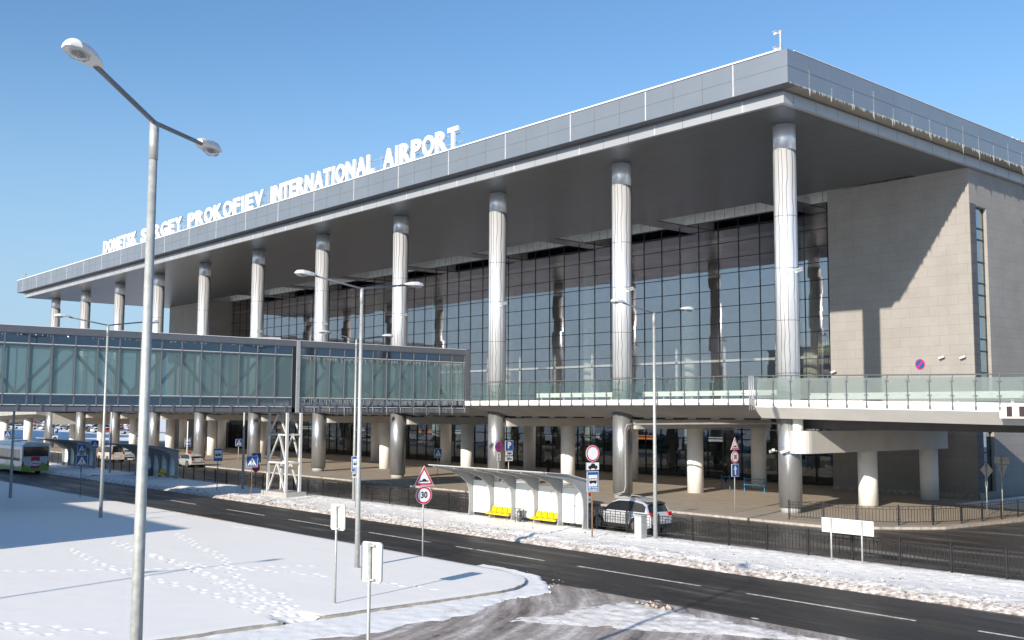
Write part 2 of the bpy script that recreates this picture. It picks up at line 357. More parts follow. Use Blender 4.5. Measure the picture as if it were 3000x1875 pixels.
def grid(name, x0, x1, y0, y1, dx, dy, fz, mat, keep=None):
    nx, ny = int((x1 - x0) / dx) + 1, int((y1 - y0) / dy) + 1; vs = []; fs = []
    for j in range(ny):
        for i in range(nx):
            x, y = x0 + dx * i, y0 + dy * j; vs.append((x, y, fz(x, y)))
    for j in range(ny - 1):
        for i in range(nx - 1):
            a = j * nx + i
            if keep and not keep(x0 + dx * (i + .5), y0 + dy * (j + .5)): continue
            fs.append((a, a + 1, a + nx + 1, a + nx))
    o = build(name, MB().add(vs, fs), mat, smooth=True, fixn=False); return tag(o, kind='structure')
def nz(x, y, s, seed=0): return noise.noise(Vector((x * s, y * s, seed)))
def sstep(a, b, x):
    t = max(0, min(1, (x - a) / (b - a))); return t * t * (3 - 2 * t)
slab('median_strip', [(-170, -21.9), (60, -21.9), (60, -15.75), (-170, -15.75)], -.165, -.02, M['kerb'])
def fz_med(x, y):
    e = sstep(-22.4, -21.9, y) * (1 - sstep(-16.2, -15.8, y))
    bank = math.exp(-((y + 20.9 + .35 * nz(x, 0, .3)) / .8) ** 2) * .09 * (1 + 1.2 * nz(x, y, 1.1, 3))
    berm = math.exp(-((y + 17.2) / .8) ** 2) * .06 * (1 + nz(x, y, 1.4, 5))
    rgh = .03 * nz(x, y, 3.2, 1) + .04 * nz(x, y, 6.5, 2)
    return -.15 + e * (.155 + bank + berm) + e * rgh
grid('median_snow', -60, 32, -22.5, -15.75, .14, .14, fz_med, M['snow_dirty'])
grid('median_snow', -170, -60, -22.5, -15.75, .8, .3, fz_med, M['snow_dirty'])

trails = [[(-9.9, -40.0), (-5.8, -40.5), (-1.4, -40.6), (3.2, -40.2), (6.3, -40.2), (9.6, -40.5), (12.2, -40.4)],
          [(-12.6, -34.0), (-10.4, -34.5), (-7.3, -35.3), (-5.2, -35.6), (-2.4, -36.3), (0.2, -37.3), (1.9, -37.9), (3.8, -38.5), (6.6, -38.6), (9.8, -39.9)],
          [(-11.3, -37.7), (-8.2, -37.9), (-3.9, -38.1), (0.2, -38.4), (4.2, -39.0), (8.3, -39.6), (12.1, -40.0)],
          [(-10.3, -37.5), (-7.2, -38.1), (-2.9, -38.0), (1.2, -38.7), (5.2, -39.4), (8.3, -39.9), (12, -40.4)],
          [(-7, -46.6), (-4.8, -44.0), (-2.8, -40.7), (-0.4, -37.2), (1.3, -33.9)], [(-2.0, -37.7), (0.1, -36.9), (2.2, -35.9), (4.2, -35.1)],
          [(5.5, -46.9), (6.7, -46.8), (8.4, -46.3)], [(5.9, -46.5), (7.8, -45.5), (9.0, -44.7)], [(6.6, -34.4), (8.4, -34.0), (9.0, -33.2)],
          [(-20.8, -32.2), (-19.4, -31.1), (-15.4, -30.8), (-11.4, -29.8)]]
prints = {}
for tr in trails:
    side = 1
    for (a, b) in zip(tr[:-1], tr[1:]):
        a, b = Vector(a), Vector(b); L = (b - a).length; n = max(1, int(L / .5)); d = (b - a) / n; pr = Vector((-d.y, d.x)).normalized()
        for i in range(n):
            p = a + d * (i + random.uniform(-.15, .15)) + pr * side * random.uniform(.06, .18); side = -side
            u = d.normalized(); prints.setdefault((int(p.x // 1), int(p.y // 1)), []).append((p.x, p.y, u.x, u.y))
def island_edge(x, y):
    """signed distance (positive inside) of the raised snowy island"""
    cx, cy, r = 6.6, -32.7, 3.45
    d = min(10.05 - x, -29.25 - y)
    if x > cx and y > cy: d = r - math.hypot(x - cx, y - cy)
    return d
def fz_isl(x, y):
    z = .02 + .014 * nz(x, y, .25) + .005 * nz(x, y, 1.3, 4) - .02 * (1 - sstep(0, .25, island_edge(x, y)))
    if -40.7 < y < -39.2: z -= .12 * sstep(-1.4, 0, x - 10.0) * sstep(-40.7, -40.2, y) * (1 - sstep(-39.7, -39.2, y))
    i, j = int(x // 1), int(y // 1)
    for ii in (i - 1, i, i + 1):
        for jj in (j - 1, j, j + 1):
            for (px, py, ux, uy) in prints.get((ii, jj), ()):
                ex, ey = x - px, y - py; a = (ex * ux + ey * uy) / .17; b = (-ex * uy + ey * ux) / .09; q = a * a + b * b
                if q < 5: z += -.044 * math.exp(-q * 1.2) + .017 * math.exp(-(q - 2.2) ** 2)
    return z
grid('snow_island', -14, 10.2, -50, -29.2, .085, .085, fz_isl, M['snow'], keep=lambda x, y: island_edge(x, y) > -.085)
grid('snow_island', -64, -14, -70, -29.25, .5, .5, lambda x, y: .015 + .03 * nz(x, y, .25), M['snow'])
grid('snow_island', -400, -64, -70, -29.25, 6, 6, lambda x, y: .015, M['snow'])
grid('snow_island', -14, 9.9, -70, -50, .5, .5, lambda x, y: .015 + .03 * nz(x, y, .25), M['snow'])
edge = [(-64, -29.22), (6.6, -29.22)] + [(6.6 + 3.48 * math.cos(R(90 - k * 9)), -32.7 + 3.48 * math.sin(R(90 - k * 9))) for k in range(1, 11)] + [(10.08, -39.2)]
ik = MB()
for (p, q) in zip(edge[:-1], edge[1:]): ik.bar((*p, -.088), (*q, -.088), .14, .165)
ik.bar((10.08, -40.7, -.088), (10.08, -70, -.088), .14, .165); ik.prism([(10.14, -.16), (10.14, .0), (8.9, .0), (8.9, -.16)], lambda u, v, q: (u, q, v), -39.34, -39.2); ik.prism([(10.14, -.16), (10.14, .0), (8.9, .0), (8.9, -.16)], lambda u, v, q: (u, q, v), -40.7, -40.56)
tag(build('island_kerb', ik, M['kerb']), kind='structure')
def verge_d(x, y):      # distance outside the kerb
    return -island_edge(x, y)
def fz_vrg(x, y):
    d = verge_d(x, y); wdt = 1.15 + 1.5 * sstep(-31.5, -37, y) + .55 * nz(x, y, .5) + .25 * nz(x, y, 1.9, 8)
    lip = .03 * math.exp(-((d - wdt * .85) / .12) ** 2) if y > -34 else 0
    return -.165 + .075 * (1 - sstep(wdt * .75, wdt * 1.02, d)) + lip + .018 * nz(x, y, 2.5, 3) * (1 if d < wdt else .2)
grid('snow_shoulder', 4.5, 14.4, -60, -28.0, .09, .09, fz_vrg, M['snow_shoulder'], keep=lambda x, y: verge_d(x, y) > -.0 and fz_vrg(x, y) > -.135 and (x > 9 or y > -30))
def fz_patch(x, y):
    wv = .5 * nz(x, y, .8, 7); t = max(min((-29.75 - y + wv * .3) / .6, (x - 13.2 + wv) / 1.5, ((22.6 - x) * .62 + (y + 29.9) * 1.0) / .8, (y + 37.4 + wv - .62 * (x - 15)) / .9), 0)
    t = min(1, t); return -.15 + t * (.06 + .035 * nz(x, y, 2.2) + .03 * nz(x, y, 6, 2))
grid('snow_patch', 12.6, 23.0, -38.6, -29.4, .09, .09, fz_patch, M['snow_patch'], keep=lambda x, y: fz_patch(x, y) > -.148)
# slush ridge blown across the bend
def fz_sl(x, y):
    return -.150 + .05 * nz(x * .5 + y * .5, y - x, .9) + .03 * nz(x, y, 3.3, 2)
grid('slush_ruts', 9.6, 30, -60, -28.9, .16, .16, fz_sl, M['slush'], keep=lambda x, y: fz_sl(x, y) > -.126 or y < -30.5)
cd_ = MB(); rc_ = random.Random(11)
def clod(mb, x, y, z, r, m):
    vs = [(x + r * rc_.uniform(.6, 1.2) * a, y + r * rc_.uniform(.6, 1.2) * b, z + r * rc_.uniform(.5, .9) * c) for a, b, c in ((1, 0, 0), (0, 1, 0), (-1, 0, 0), (0, -1, 0), (0, 0, 1), (0, 0, -1))]
    mb.add(vs, [(0, 1, 4), (1, 2, 4), (2, 3, 4), (3, 0, 4), (1, 0, 5), (2, 1, 5), (3, 2, 5), (0, 3, 5)], m)
for i in range(2200):
    x = rc_.uniform(-42, 32); q = rc_.random(); y = -22.1 + abs(rc_.gauss(0, 1.0)) if q < .6 else rc_.uniform(-22, -16)
    if -19.2 < y < -17.2 and -33 < x < -28: continue
    if y > -16: continue
    clod(cd_, x, y, fz_med(x, y) + .01, rc_.choice((.015, .02, .03, .04, .06)), rc_.choice((0, 1, 1, 2)))
for i in range(220):
    x = rc_.uniform(10.5, 22); y = rc_.uniform(-38, -29.4); clod(cd_, x, y, -.12, rc_.choice((.015, .02, .03)), rc_.choice((1, 2)))
for i in range(22):
    a_ = rc_.uniform(0, 1.5); r_ = 4.6 + rc_.gauss(0, .3); clod(cd_, 6.6 + r_ * math.cos(a_), -32.7 + r_ * math.sin(a_), -.1, rc_.choice((.02, .03, .05)), rc_.choice((0, 1)))
for i in range(26):
    x = 15.0 + rc_.gauss(0, .35); y = -29.9 + rc_.gauss(0, .12); clod(cd_, x, y, -.08, rc_.choice((.05, .09, .13)), rc_.choice((1, 2)))
tag(build('snow_clods', cd_, [M['snow'], pm('dirty_ice', (.40, .35, .30), .8), pm('grit', (.10, .08, .065), .9)], fixn=False), 'loose lumps of snow, dirty ice and grit along the road edges', 'snow clods', kind='stuff')
mk = MB()
for (a, b) in ((-33, -29), (-24.5, -19.5), (-16.5, -11), (-8.2, -2.9), (-.9, 5.1), (7.1, 13.4), (15.4, 21.6), (23.5, 29.5)):
    mk.box(a, -25.58, -.1195, b, -25.46, -.1145)
tag(build('lane_marking', mk, pm('worn_road_paint', (.50, .49, .46), .7, var=.5, vs=5)), kind='structure')
mk = MB()
for i in range(9): mk.box(-47.5, -28.6 + i * .72, -.1195, -43.5, -28.25 + i * .72, -.1145)
tag(build('crosswalk_marking', mk, pm('faded_road_paint', (.20, .19, .18), .8, var=.5, vs=2)), kind='structure')

# ================================================================== TERMINAL
S = 14.1
T = thing('airport_terminal', 'long airport terminal with overhanging metal roof, tall silver columns, glass front and stone blocks', 'building', (0, 19.66, 0))
ZS, XL, XR = 24.38, -143.9, 3.9
# roof
rf = MB()
rf.box(XL, -5.3, 26.7, XR, 85, 27.15)
rf.box(XL, -5.3, 25.2, XR, -3.9, 26.698); rf.box(XL, 83.6, 25.2, XR, 85, 26.698)
rf.box(XL, -3.898, 25.2, XL + 1.4, 83.598, 26.698); rf.box(XR - 1.4, -3.898, 25.2, XR, 83.598, 26.698)
rf.box(XL + .02, -5.28, 27.15, XR - .02, 84.9, 27.2)
roof = build('roof', rf, M['fascia'], T)
lb = MB(); lb.box(XL + .9, -4.4, ZS, XR - .9, 84, 25.03); lb.box(XL + 1.05, -4.2, 25.03, XR - 1.05, 83.8, 25.2)
# coffers are openings, so the lower band is a ring and the soffit its own sheet
lb = MB()
lb.box(XL + .9, -4.4, ZS, XR - .9, -4.1, 25.03); lb.box(XL + .9, -4.1, ZS, XL + 1.2, 84, 25.03); lb.box(XR - 1.2, -4.1, ZS, XR - .9, 84, 25.03)
lb.box(XL + 1.1, -4.22, 25.03, XR - 1.1, -4.0, 25.2); lb.box(XR - 1.3, -4.0, 25.03, XR - 1.1, 84, 25.2)
build('eaves_band', lb, M['band'], roof)
sf = MB(); ys = -4.1; bays = [(-27.4 - S * k, -15.6 - S * k) for k in range(-1, 8)]
x0, x1 = XL + 1.2, XR - 1.2
sf.box(x0, ys, ZS + .02, x1, 19.2, ZS + .12)
prev = x1
for (a, b) in bays:
    sf.box(b, 19.2, ZS + .02, prev, 23.6, ZS + .12); prev = a
sf.box(x0, 19.2, ZS + .02, prev, 23.6, ZS + .12)
sf.box(x0, 23.6, ZS + .02, x1, 84, ZS + .12)
build('soffit', sf, M['soffit'], roof)
cf = MB()
for (a, b) in bays:
    cf.box(a, 23.55, ZS + .13, b, 23.75, 26.6); cf.box(a - .06, 19.2, ZS + .13, a, 23.6, 26.6); cf.box(b, 19.2, ZS + .13, b + .06, 23.6, 26.6)
    x = a + 1.18
    while x < b - .2: cf.box(x - .015, 23.54, ZS + .13, x + .015, 23.549, 26.6, 1); x += 1.18
build('ceiling_recess', cf, [pm('recess_panel', (.78, .82, .80), .55, .0), M['seam']], roof)
# fascia joints
sm = MB(); ws = MB()
x = .05; k = 0
while x > XL:
    if k % 3 == 0:
        build('joint_cover', MB().box(x - .035, -5.325, 25.2, x + .035, -5.302, 27.15), M['cover'], roof)
    else: sm.box(x - .012, -5.312, 25.2, x + .012, -5.302, 27.15)
    x -= 2.35; k += 1
x = .05; k = 0
while x > XL + .9:
    if k % 3 == 0: build('joint_cover', MB().box(x - .04, -4.43, ZS, x + .04, -4.402, 25.03), M['cover'], roof)
    else: sm.box(x - .012, -4.412, ZS, x + .012, -4.402, 25.03)
    sm.box(x - .012, -4.23, 25.03, x + .012, -4.222, 25.2)
    x -= 2.35; k += 1
sm.box(XL, -5.312, 26.18, XR, -5.302, 26.205); sm.box(XR + .002, -5.3, 26.18, XR + .012, 84, 26.205)
y = -3.1
while y < 84:
    sm.box(XR + .002, y - .012, 25.2, XR + .01, y + .012, 27.15); sm.box(XR - .898, y - .35, ZS, XR - .89, y - .325, 25.03); y += 2.42
sm.box(XL, -5.25, 25.185, XR, -4.3, 25.198)
build('panel_seam', sm, M['fseam'], roof)
cp = MB(); cp.box(XL - .03, -5.36, 27.2, XR - .55, -5.12, 27.29); cp.box(XR - .25, -4.6, 27.2, XR + .03, 84, 27.23)
cp.tube([(XL, -4.7, 27.5), (XR - 1, -4.7, 27.5)], .03, 6)
x = XL + 1
while x < XR - 1: cp.box(x - .02, -4.72, 27.2, x + .02, -4.68, 27.5); x += 2.35
build('parapet_rail', cp, M['white'], roof)
# icicles and ice stains along the right hand eaves
ic = MB(); y = -3.1
while y < 60:
    for q in range(3):
        yy = y + random.uniform(-.15, .15); h = random.uniform(.25, .75) * (1 if q == 0 else .5)
        ic.tube([(XR + .02, yy, 25.25), (XR + .02, yy + .01, 25.25 - h)], [.05, .008], 5)
    ic.box(XR + .011, y - .015, 25.2, XR + .02, y + .015, random.uniform(25.8, 26.7))
    y += 2.42
for i in range(420):
    yy = random.uniform(-5.2, 60); ic.tube([(XR + .015, yy, 25.25), (XR + .015, yy, 25.2 - random.uniform(.02, .16))], [.03, .008], 4)
tag(build('icicles', ic, M['ice'], roof), kind='stuff')
st = MB(); st.box(XR - 1.0, -5.2, 25.19, XR - .05, 60, 25.196); build('eaves_stain', st, M['stain'], roof)
sd = MB()
for i in range(160):
    yy = random.uniform(24, 60) ; s_ = random.uniform(.03, .10); sd.box(XR - .3, yy, 27.23, XR + .02, yy + s_ * 2.5, 27.23 + s_)
build('snow_crust', sd, M['snow_patch'], roof)
# stone blocks
def block(a, b, name):
    mb = MB(); Y1 = 84
    if name == 'right':
        t_ = .6
        mb.box(a, 19.66, 0, b - t_, Y1, ZS + .02)
        slits = [(20.65, 22.42), (29.0, 30.8), (37.4, 39.2)]; y0 = 19.66
        for (p, q) in slits:
            mb.box(b - t_, y0, 0, b, p, ZS + .02); y0 = q
            for (z0, z1) in ((0, .45), (5.0, 8.85 - 1.4), (21.65, ZS + .02)): mb.box(b - t_, p, z0, b, q, z1)
        mb.box(b - t_, y0, 0, b, Y1, ZS + .02)
    else: mb.box(a, 19.66, 0, b, Y1, ZS + .02)
    w_ = build('stone_wall', mb, M['stone'], T)
    if name == 'right':
        for (p, q) in slits:
            for (z0, z1) in ((7.45, 21.65), (.45, 5.0)):
                g = MB().box(b - .34, p, z0, b - .30, q, z1)
                wn = build('slit_window', g, M['slitglass'], T)
                fr = MB(); zs = [20.05, 19.2, 17.5, 15.9, 15, 13.4, 11.7, 10.8, 9.2] if z0 > 5 else [2.0, 3.3]
                for z in zs: fr.box(b - .299, p, z - .06, b - .24, q, z + .06)
                fr.box(b - .299, q - .06, z0, b - .25, q, z1); build('window_bars', fr, M['mullion'], wn)
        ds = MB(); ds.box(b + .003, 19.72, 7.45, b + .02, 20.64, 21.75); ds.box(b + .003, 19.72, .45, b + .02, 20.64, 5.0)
        build('dark_tile_strip', ds, tiles('dark_tiles', (.12, .115, .12), (.10, .095, .10), (.05, .05, .05), 1.55, .75, .02, .6, .2), w_)  # darker tiled strip between the block corner and the slit window
    return w_
block(-9.23, 2.6, 'right'); block(-141.6, -125.3, 'left')
pl = MB(); pl.box(-9.25, 19.6, 0, 2.66, 19.655, .35); pl.box(2.605, 19.6, 0, 2.66, 20.6, .35); build('plinth', pl, M['kerb'], T)
# curtain wall above the deck, glass front below
YG = 23.6
cw = build('curtain_wall', MB().box(-125.3, YG, 6.8, -9.23, YG + .03, ZS + .02), M['glass'], T)
fr = MB(); x = -11.75
k = 0
zr = [8.0, 9.44, 10.88, 11.8, 13.24, 14.55, 16.14, 17.73, 19.28, 20.7, 22.2, 23.6]
x = -9.4 - 0.0
xs = []
x = -2.35 * 4
while x > -125.3: xs.append(x); x -= 2.35
for x in xs: fr.box(x - .03, YG - .05, 6.8, x + .03, YG - .002, ZS)
for z in zr: fr.box(-125.3, YG - .045, z - .03, -9.23, YG - .003, z + .03)
build('mullion_grid', fr, M['mullion'], cw)
lw = build('entrance_glazing', MB().box(-125.3, YG, 0, -9.23, YG + .03, 5.9), M['lowglass'], T)
fr = MB(); x = -9.4
while x > -125.3: fr.box(x - .05, YG - .08, 0, x + .05, YG - .002, 5.9); x -= 1.95
for z in (.12, 2.5, 3.7, 4.6): fr.box(-125.3, YG - .075, z - .05, -9.23, YG - .003, z + .05)
build('entrance_frame', fr, M['mullion'], lw)
# vestibules and interior
itr = MB()
itr.box(-125.3, YG + .1, 6.3, -9.23, 46, 6.8); itr.box(-125.3, 45.9, 6.8, -9.23, 46.1, ZS, 1); itr.box(-125.3, YG + .1, 22.5, -9.23, 46, 22.7, 1)
itr.box(-125.3, 34, 0, -9.23, 34.2, 6.3, 2)
itr.box(-20, 23.9, 6.85, -14, 33, 9.0, 3); itr.box(-13.6, 24.6, 10.4, -9.4, 24.7, 13.0, 4)
for k in range(22): itr.box(-13.6 + k * .2, 24.55, 10.4, -13.5 + k * .2, 24.6, 13.0, 5)
itr.box(-16.2, 24.6, 7, -14.4, 24.7, 8.6, 6)
for k in range(16):
    xx = -20 - k * 6.3; itr.box(xx - 1.2, 33.5, 8.5, xx, 33.9, random.uniform(9.5, 12.5), 7)
for k in range(14): itr.box(-12 - k * 8.1, 30, 3.2, -15.5 - k * 8.1, 30.1, 4.4, random.choice((6, 7, 2, 7)))
build('hall_interior', itr, [M['int_wall'], M['int_wall'], M['int_dark'], M['int_dark'], M['palegreen'], M['darkmetal'], M['orange'], M['greyplate']], T)
ic_ = MB()
for k in range(7):
    ic_.cyl(-15.8 - S * k, 27, 6.8, 22.5, .75, n=20); ic_.cyl(-15.8 - S * k, 27, 0, 6.3, .6, n=16)
build('interior_column', ic_, M['int_col'], T, smooth=True)
rl = MB(); rl.box(-125, 24.6, 10.95, -9.4, 24.75, 11.2)
x = -12
while x > -125: rl.box(x - .12, 24.6, 6.8, x + .12, 24.75, 12.6 if int(x) % 2 else 11); x -= 5.875
build('gallery_rail', rl, M['white'], T)
# columns
cu = MB(); cu.cyl(0, 0, 6.7, 22.75, .71, n=40); cu.cyl(0, 0, 22.76, ZS + .03, .705, n=40); cu.cyl(0, 0, 22.74, 22.79, .70, n=24)
col0 = build('column', cu, M['col_up'], T, smooth=True, world=False); col0.location = (0, -19.66, 0)
wires = MB()
for k in range(16):
    a0 = 2 * math.pi * (k + random.uniform(-.25, .25)) / 16; pts = []
    a1 = a0
    for j in range(26):
        z = 22.72 - j * .62; a1 = a0 + .05 * math.sin(j * random.uniform(.3, 1.1)) + random.uniform(-.02, .02); pts.append((.735 * math.cos(a1), .735 * math.sin(a1), z))
    wires.tube(pts, .011, 4)
for k in range(8):
    a = 2 * math.pi * k / 8; b = a + .18
    wires.bar((.735 * math.cos(a), .735 * math.sin(a), 22.7), (.735 * math.cos(b), .735 * math.sin(b), 22.7), .011)
wires.m = [0] * len(wires.f)
for z in (8.6, 11.9, 15.2, 18.5): wires.tube([(.722 * math.cos(t_ / 20 * 6.2832), .722 * math.sin(t_ / 20 * 6.2832), z) for t_ in range(21)], .012, 4, caps=False)
build('light_strings', wires, M['darkmetal'], col0, world=False)
cl = MB(); cl.cyl(0, 0, .36, 6.62, .71, n=40)
cls = MB()
for a in (-2.0, -1.05, -.1, 1.9):
    cls.bar((.712 * math.cos(a), .712 * math.sin(a), .36), (.712 * math.cos(a), .712 * math.sin(a), 6.2), .012)
cls.tube([(.712 * math.cos(t_ / 20 * 6.2832), .712 * math.sin(t_ / 20 * 6.2832), 4.0) for t_ in range(21)], .01, 4, caps=False)
low0 = build('column_casing', cl, M['col_low'], T, smooth=True, world=False); low0.location = (0, -19.66, 0)
build('casing_seam', cls, M['steel'], low0, world=False)
cb_ = MB(); cb_.cyl(0, 0, -.02, .36, .60, n=32); build('column_base', cb_, M['conc'], low0, world=False, smooth=True)
for n in range(1, 11):
    dup(col0, T, (-S * n, -19.66, 0)); dup(low0, T, (-S * n, -19.66, 0))
dp = MB(); dp.tube([(-12.9, -.2, 5.3), (-13.15, -.55, 5.25), (-13.25, -.62, 4.9), (-13.25, -.62, .9), (-13.3, -.7, .5), (-13.9, -1.0, .3)], .07, 8)
M['pipe'] = pm('pipe_grey', (.26, .26, .26), .5, .2)
build('drain_pipe', dp, M['pipe'], T, smooth=True)

# roof sign
SG = thing('roof_sign', 'long row of white block letters standing on the roof edge and spelling the airport name', 'sign', (-67, -4.6, 27.3))
rails = MB()
for z in (28.05, 28.75): rails.tube([(-107, -4.35, z), (-27.4, -4.35, z)], .035, 6)
x = -106.5
while x < -27:
    rails.tube([(x, -4.35, 27.2), (x, -4.35, 29.1)], .03, 5); rails.tube([(x, -4.35, 28.9), (x + .1, -3.0, 27.2)], .025, 5); x += 4.2
build('support_frame', rails, M['greyplate'], SG)
words = [('DONETSK', -106.9, -94.9), ('SERGEY', -93.6, -80.9), ('PROKOFIEV', -79.4, -60.5), ('INTERNATIONAL', -59.2, -39.8), ('AIRPORT', -38.5, -27.6)]
wid = {'I': .46, 'J': .6, 'L': .82, 'F': .84, 'E': .88, 'T': .9, 'P': .96, 'S': .96, 'R': 1.02, 'K': 1.05, 'Y': 1.0, 'V': 1.04, 'A': 1.08, 'O': 1.1, 'N': 1.08, 'G': 1.08, 'D': 1.05}
white_letter = pm('letter_enamel', (.86, .86, .85), .45, var=.03)
side_letter = pm('letter_return', (.70, .69, .66), .5, var=.05)
for wd, a, b in words:
    tot = sum(wid[c] for c in wd); u = (b - a) / tot; x = a
    for c in wd:
        cx = x + wid[c] * u / 2; tm = textmesh(c, 2.45, .10, .09)
        xs_ = [v[0] for v in tm.v]; ys_ = [v[1] for v in tm.v]; w0 = max(xs_) - min(xs_); h0 = max(ys_) - min(ys_)
        sx = wid[c] * u * .90 / w0 if c != 'I' else .9; mx_ = (max(xs_) + min(xs_)) / 2
        sy = 1.78 / h0
        tm.v = [(cx + (v[0] - mx_) * sx, -4.68 - v[2], 27.5 + (v[1] - min(ys_)) * sy) for v in tm.v]
        build('letter', tm, white_letter, SG); x += wid[c] * u

# ================================================================== VIADUCT (upper road) with piers
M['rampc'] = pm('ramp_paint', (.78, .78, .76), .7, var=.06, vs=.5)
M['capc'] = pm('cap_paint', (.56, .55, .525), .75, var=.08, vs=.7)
V = thing('viaduct', 'pale concrete upper-level road deck on round piers running along the terminal front', 'viaduct', (-70, 8, 0))
dk = MB()
sec = [(-2.35, 6.62), (-2.35, 6.98), (-2.05, 6.98), (-2.05, 6.75), (17.5, 6.75), (17.5, 5.78), (.75, 5.78)]
dk.prism(sec, YZ, -140.9, -1.05)
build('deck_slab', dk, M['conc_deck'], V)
kf = MB(); kf.box(-140.9, -2.37, 6.64, -1.05, -2.04, 7.0); build('deck_kerb', kf, M['white'], V)

rp = MB()
fs_ = lambda x: -.017 * (x + 1)
def rampprism(sec, a, b):
    n = len(sec); vs = [(a, y, z + fs_(a)) for y, z in sec] + [(b, y, z + fs_(b)) for y, z in sec]
    return vs, [tuple(range(n)), tuple(range(n, 2 * n))[::-1]] + [(i, (i + 1) % n, n + (i + 1) % n, n + i) for i in range(n)]
rp.add(*rampprism([(-2.35, 6.50), (-2.35, 6.56), (-2.05, 6.60), (17.5, 6.60), (17.5, 5.82), (-1.45, 5.82)], -1.0, 60))
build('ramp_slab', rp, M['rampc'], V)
rk = MB(); rk.add(*rampprism([(-2.38, 6.57), (-2.38, 6.96), (-2.0, 6.96), (-2.0, 6.61)], -1.0, 60)); build('ramp_kerb', rk, M['white'], V)
rg = MB()
for y in (1.5, 4.4, 7.3, 10.2, 13.1, 16.0): rg.box(-.2, y - .5, 5.15, 60, y + .5, 5.79)
rgm = build('ramp_girder', rg, pm('girder_grey', (.10, .10, .10), .8), V)
# ramp falling away at the far left
lf = MB()
def zl(x): return 0 if x > -141 else -.00045 * (x + 141) ** 2 + .012 * (x + 141) if x > -185 else -1.4 + .05 * (x + 185)
xsn = [-141 - 4 * k for k in range(24)]; lsec = [(-2.35, 5.4), (-2.35, 6.98), (12, 6.98), (12, 5.2), (.5, 4.9)]
vs = [(x_, y_, z_ + zl(x_)) for x_ in xsn for y_, z_ in lsec]; nn = len(lsec)
lf.add(vs, [(i * nn + k, i * nn + (k + 1) % nn, (i + 1) * nn + (k + 1) % nn, (i + 1) * nn + k) for i in range(len(xsn) - 1) for k in range(nn)] + [tuple(range(nn))])
build('left_ramp', lf, M['conc'], V)
def capbeam(x, w, z0, z1, y0, y1):
    mb = MB(); n = 10; poly = [(w * math.cos(math.pi + math.pi * k / n), y0 + w * math.sin(math.pi + math.pi * k / n)) for k in range(n + 1)]
    poly = [(x + a, b) for a, b in poly] + [(x + w, y1), (x - w, y1)]
    mb.prism(poly, XY, z0, z1); return mb
for n in range(1, 11):
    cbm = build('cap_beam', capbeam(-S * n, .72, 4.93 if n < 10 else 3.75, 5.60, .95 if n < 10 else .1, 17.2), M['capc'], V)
    for y in (8.2, 16.4): build('pier', MB().cyl(-S * n, y, -.02, 4.93, .62, n=28), M['pier'], V, smooth=True)
    bb = MB()
    for y in (2.2, 6.0, 10.0, 14.0): bb.box(-S * n - .5, y - .4, 5.6, -S * n + .5, y + .4, 5.78)
    build('bearing', bb, M['darkmetal'], cbm)
cp0 = MB(); cp0.v, cp0.f, cp0.m = [], [], []
c_ = capbeam(1.05, .72, 3.68, 5.05, -.3, 16.9); cp0.add(c_.v, c_.f)
cp0.box(.45, 7.2, 5.05, 1.65, 9.0, 5.14); cp0.box(.45, 15.0, 5.05, 1.65, 16.6, 5.14)
cb0 = build('cap_beam', cp0, M['capc'], V)
bb = MB(); bb.cyl(.85, -.35, 5.05, 5.8, .32, n=20); build('bearing', bb, M['white'], cb0, smooth=True)
for y in (8.1, 16.4): build('pier', MB().cyl(.55, y, -.02, 3.68, .63, n=32), M['pier'], V, smooth=True)
for x in (15.5, 30):
    build('cap_beam', capbeam(x, .72, 3.55, 4.9, -.3, 16.9), M['conc'], V)
    for y in (8.1, 16.4): build('pier', MB().cyl(x - .5, y, -.02, 3.55, .63, n=24), M['pier'], V, smooth=True)
for a, b in ((-154.5, .5), (-154.5, 8.2), (-168.5, .5), (-168.5, 8.2), (-182.5, .5)):
    build('pier', MB().cyl(a, b, -.02, 4.9 + zl(a), .72, n=20), M['pier'], V, smooth=True)
dl = MB(); dl.cyl(9.0, 13.5, 5.35, 5.8, .5, 1.3, n=20); build('ceiling_lamp', dl, M['white'], V, smooth=True)
# small black and white guard blocks seen under the deck edge
bk = MB(); x = -124
while x < -2:
    bk.box(x, .78, 5.68, x + 1.3, .84, 5.79, 0); bk.box(x + 1.3, .78, 5.68, x + 2.0, .84, 5.79, 1); x += 2.0
build('edge_trim', bk, [M['darkmetal'], M['conc']], V)
pp = MB(); pp.tube([(-13.0, -.1, 5.28), (-6.0, 0.4, 5.42), (-1.3, 1.0, 5.5)], .07, 8); build('service_pipe', pp, M['pipe'], V)
# striped height board
hb = thing('height_marker', 'white board with dark vertical stripes on the ramp edge at the right end', 'marker', (14.8, -2.45, 5.9))
build('board', MB().box(14.1, -2.46, 5.92, 18, -2.41, 6.60), M['white'], hb)
s_ = MB(); x = 14.45
while x < 18: s_.box(x, -2.468, 6.0, x + .28, -2.461, 6.52); x += .62
build('stripe', s_, pm('dark_stripe', (.035, .025, .03), .6), hb)

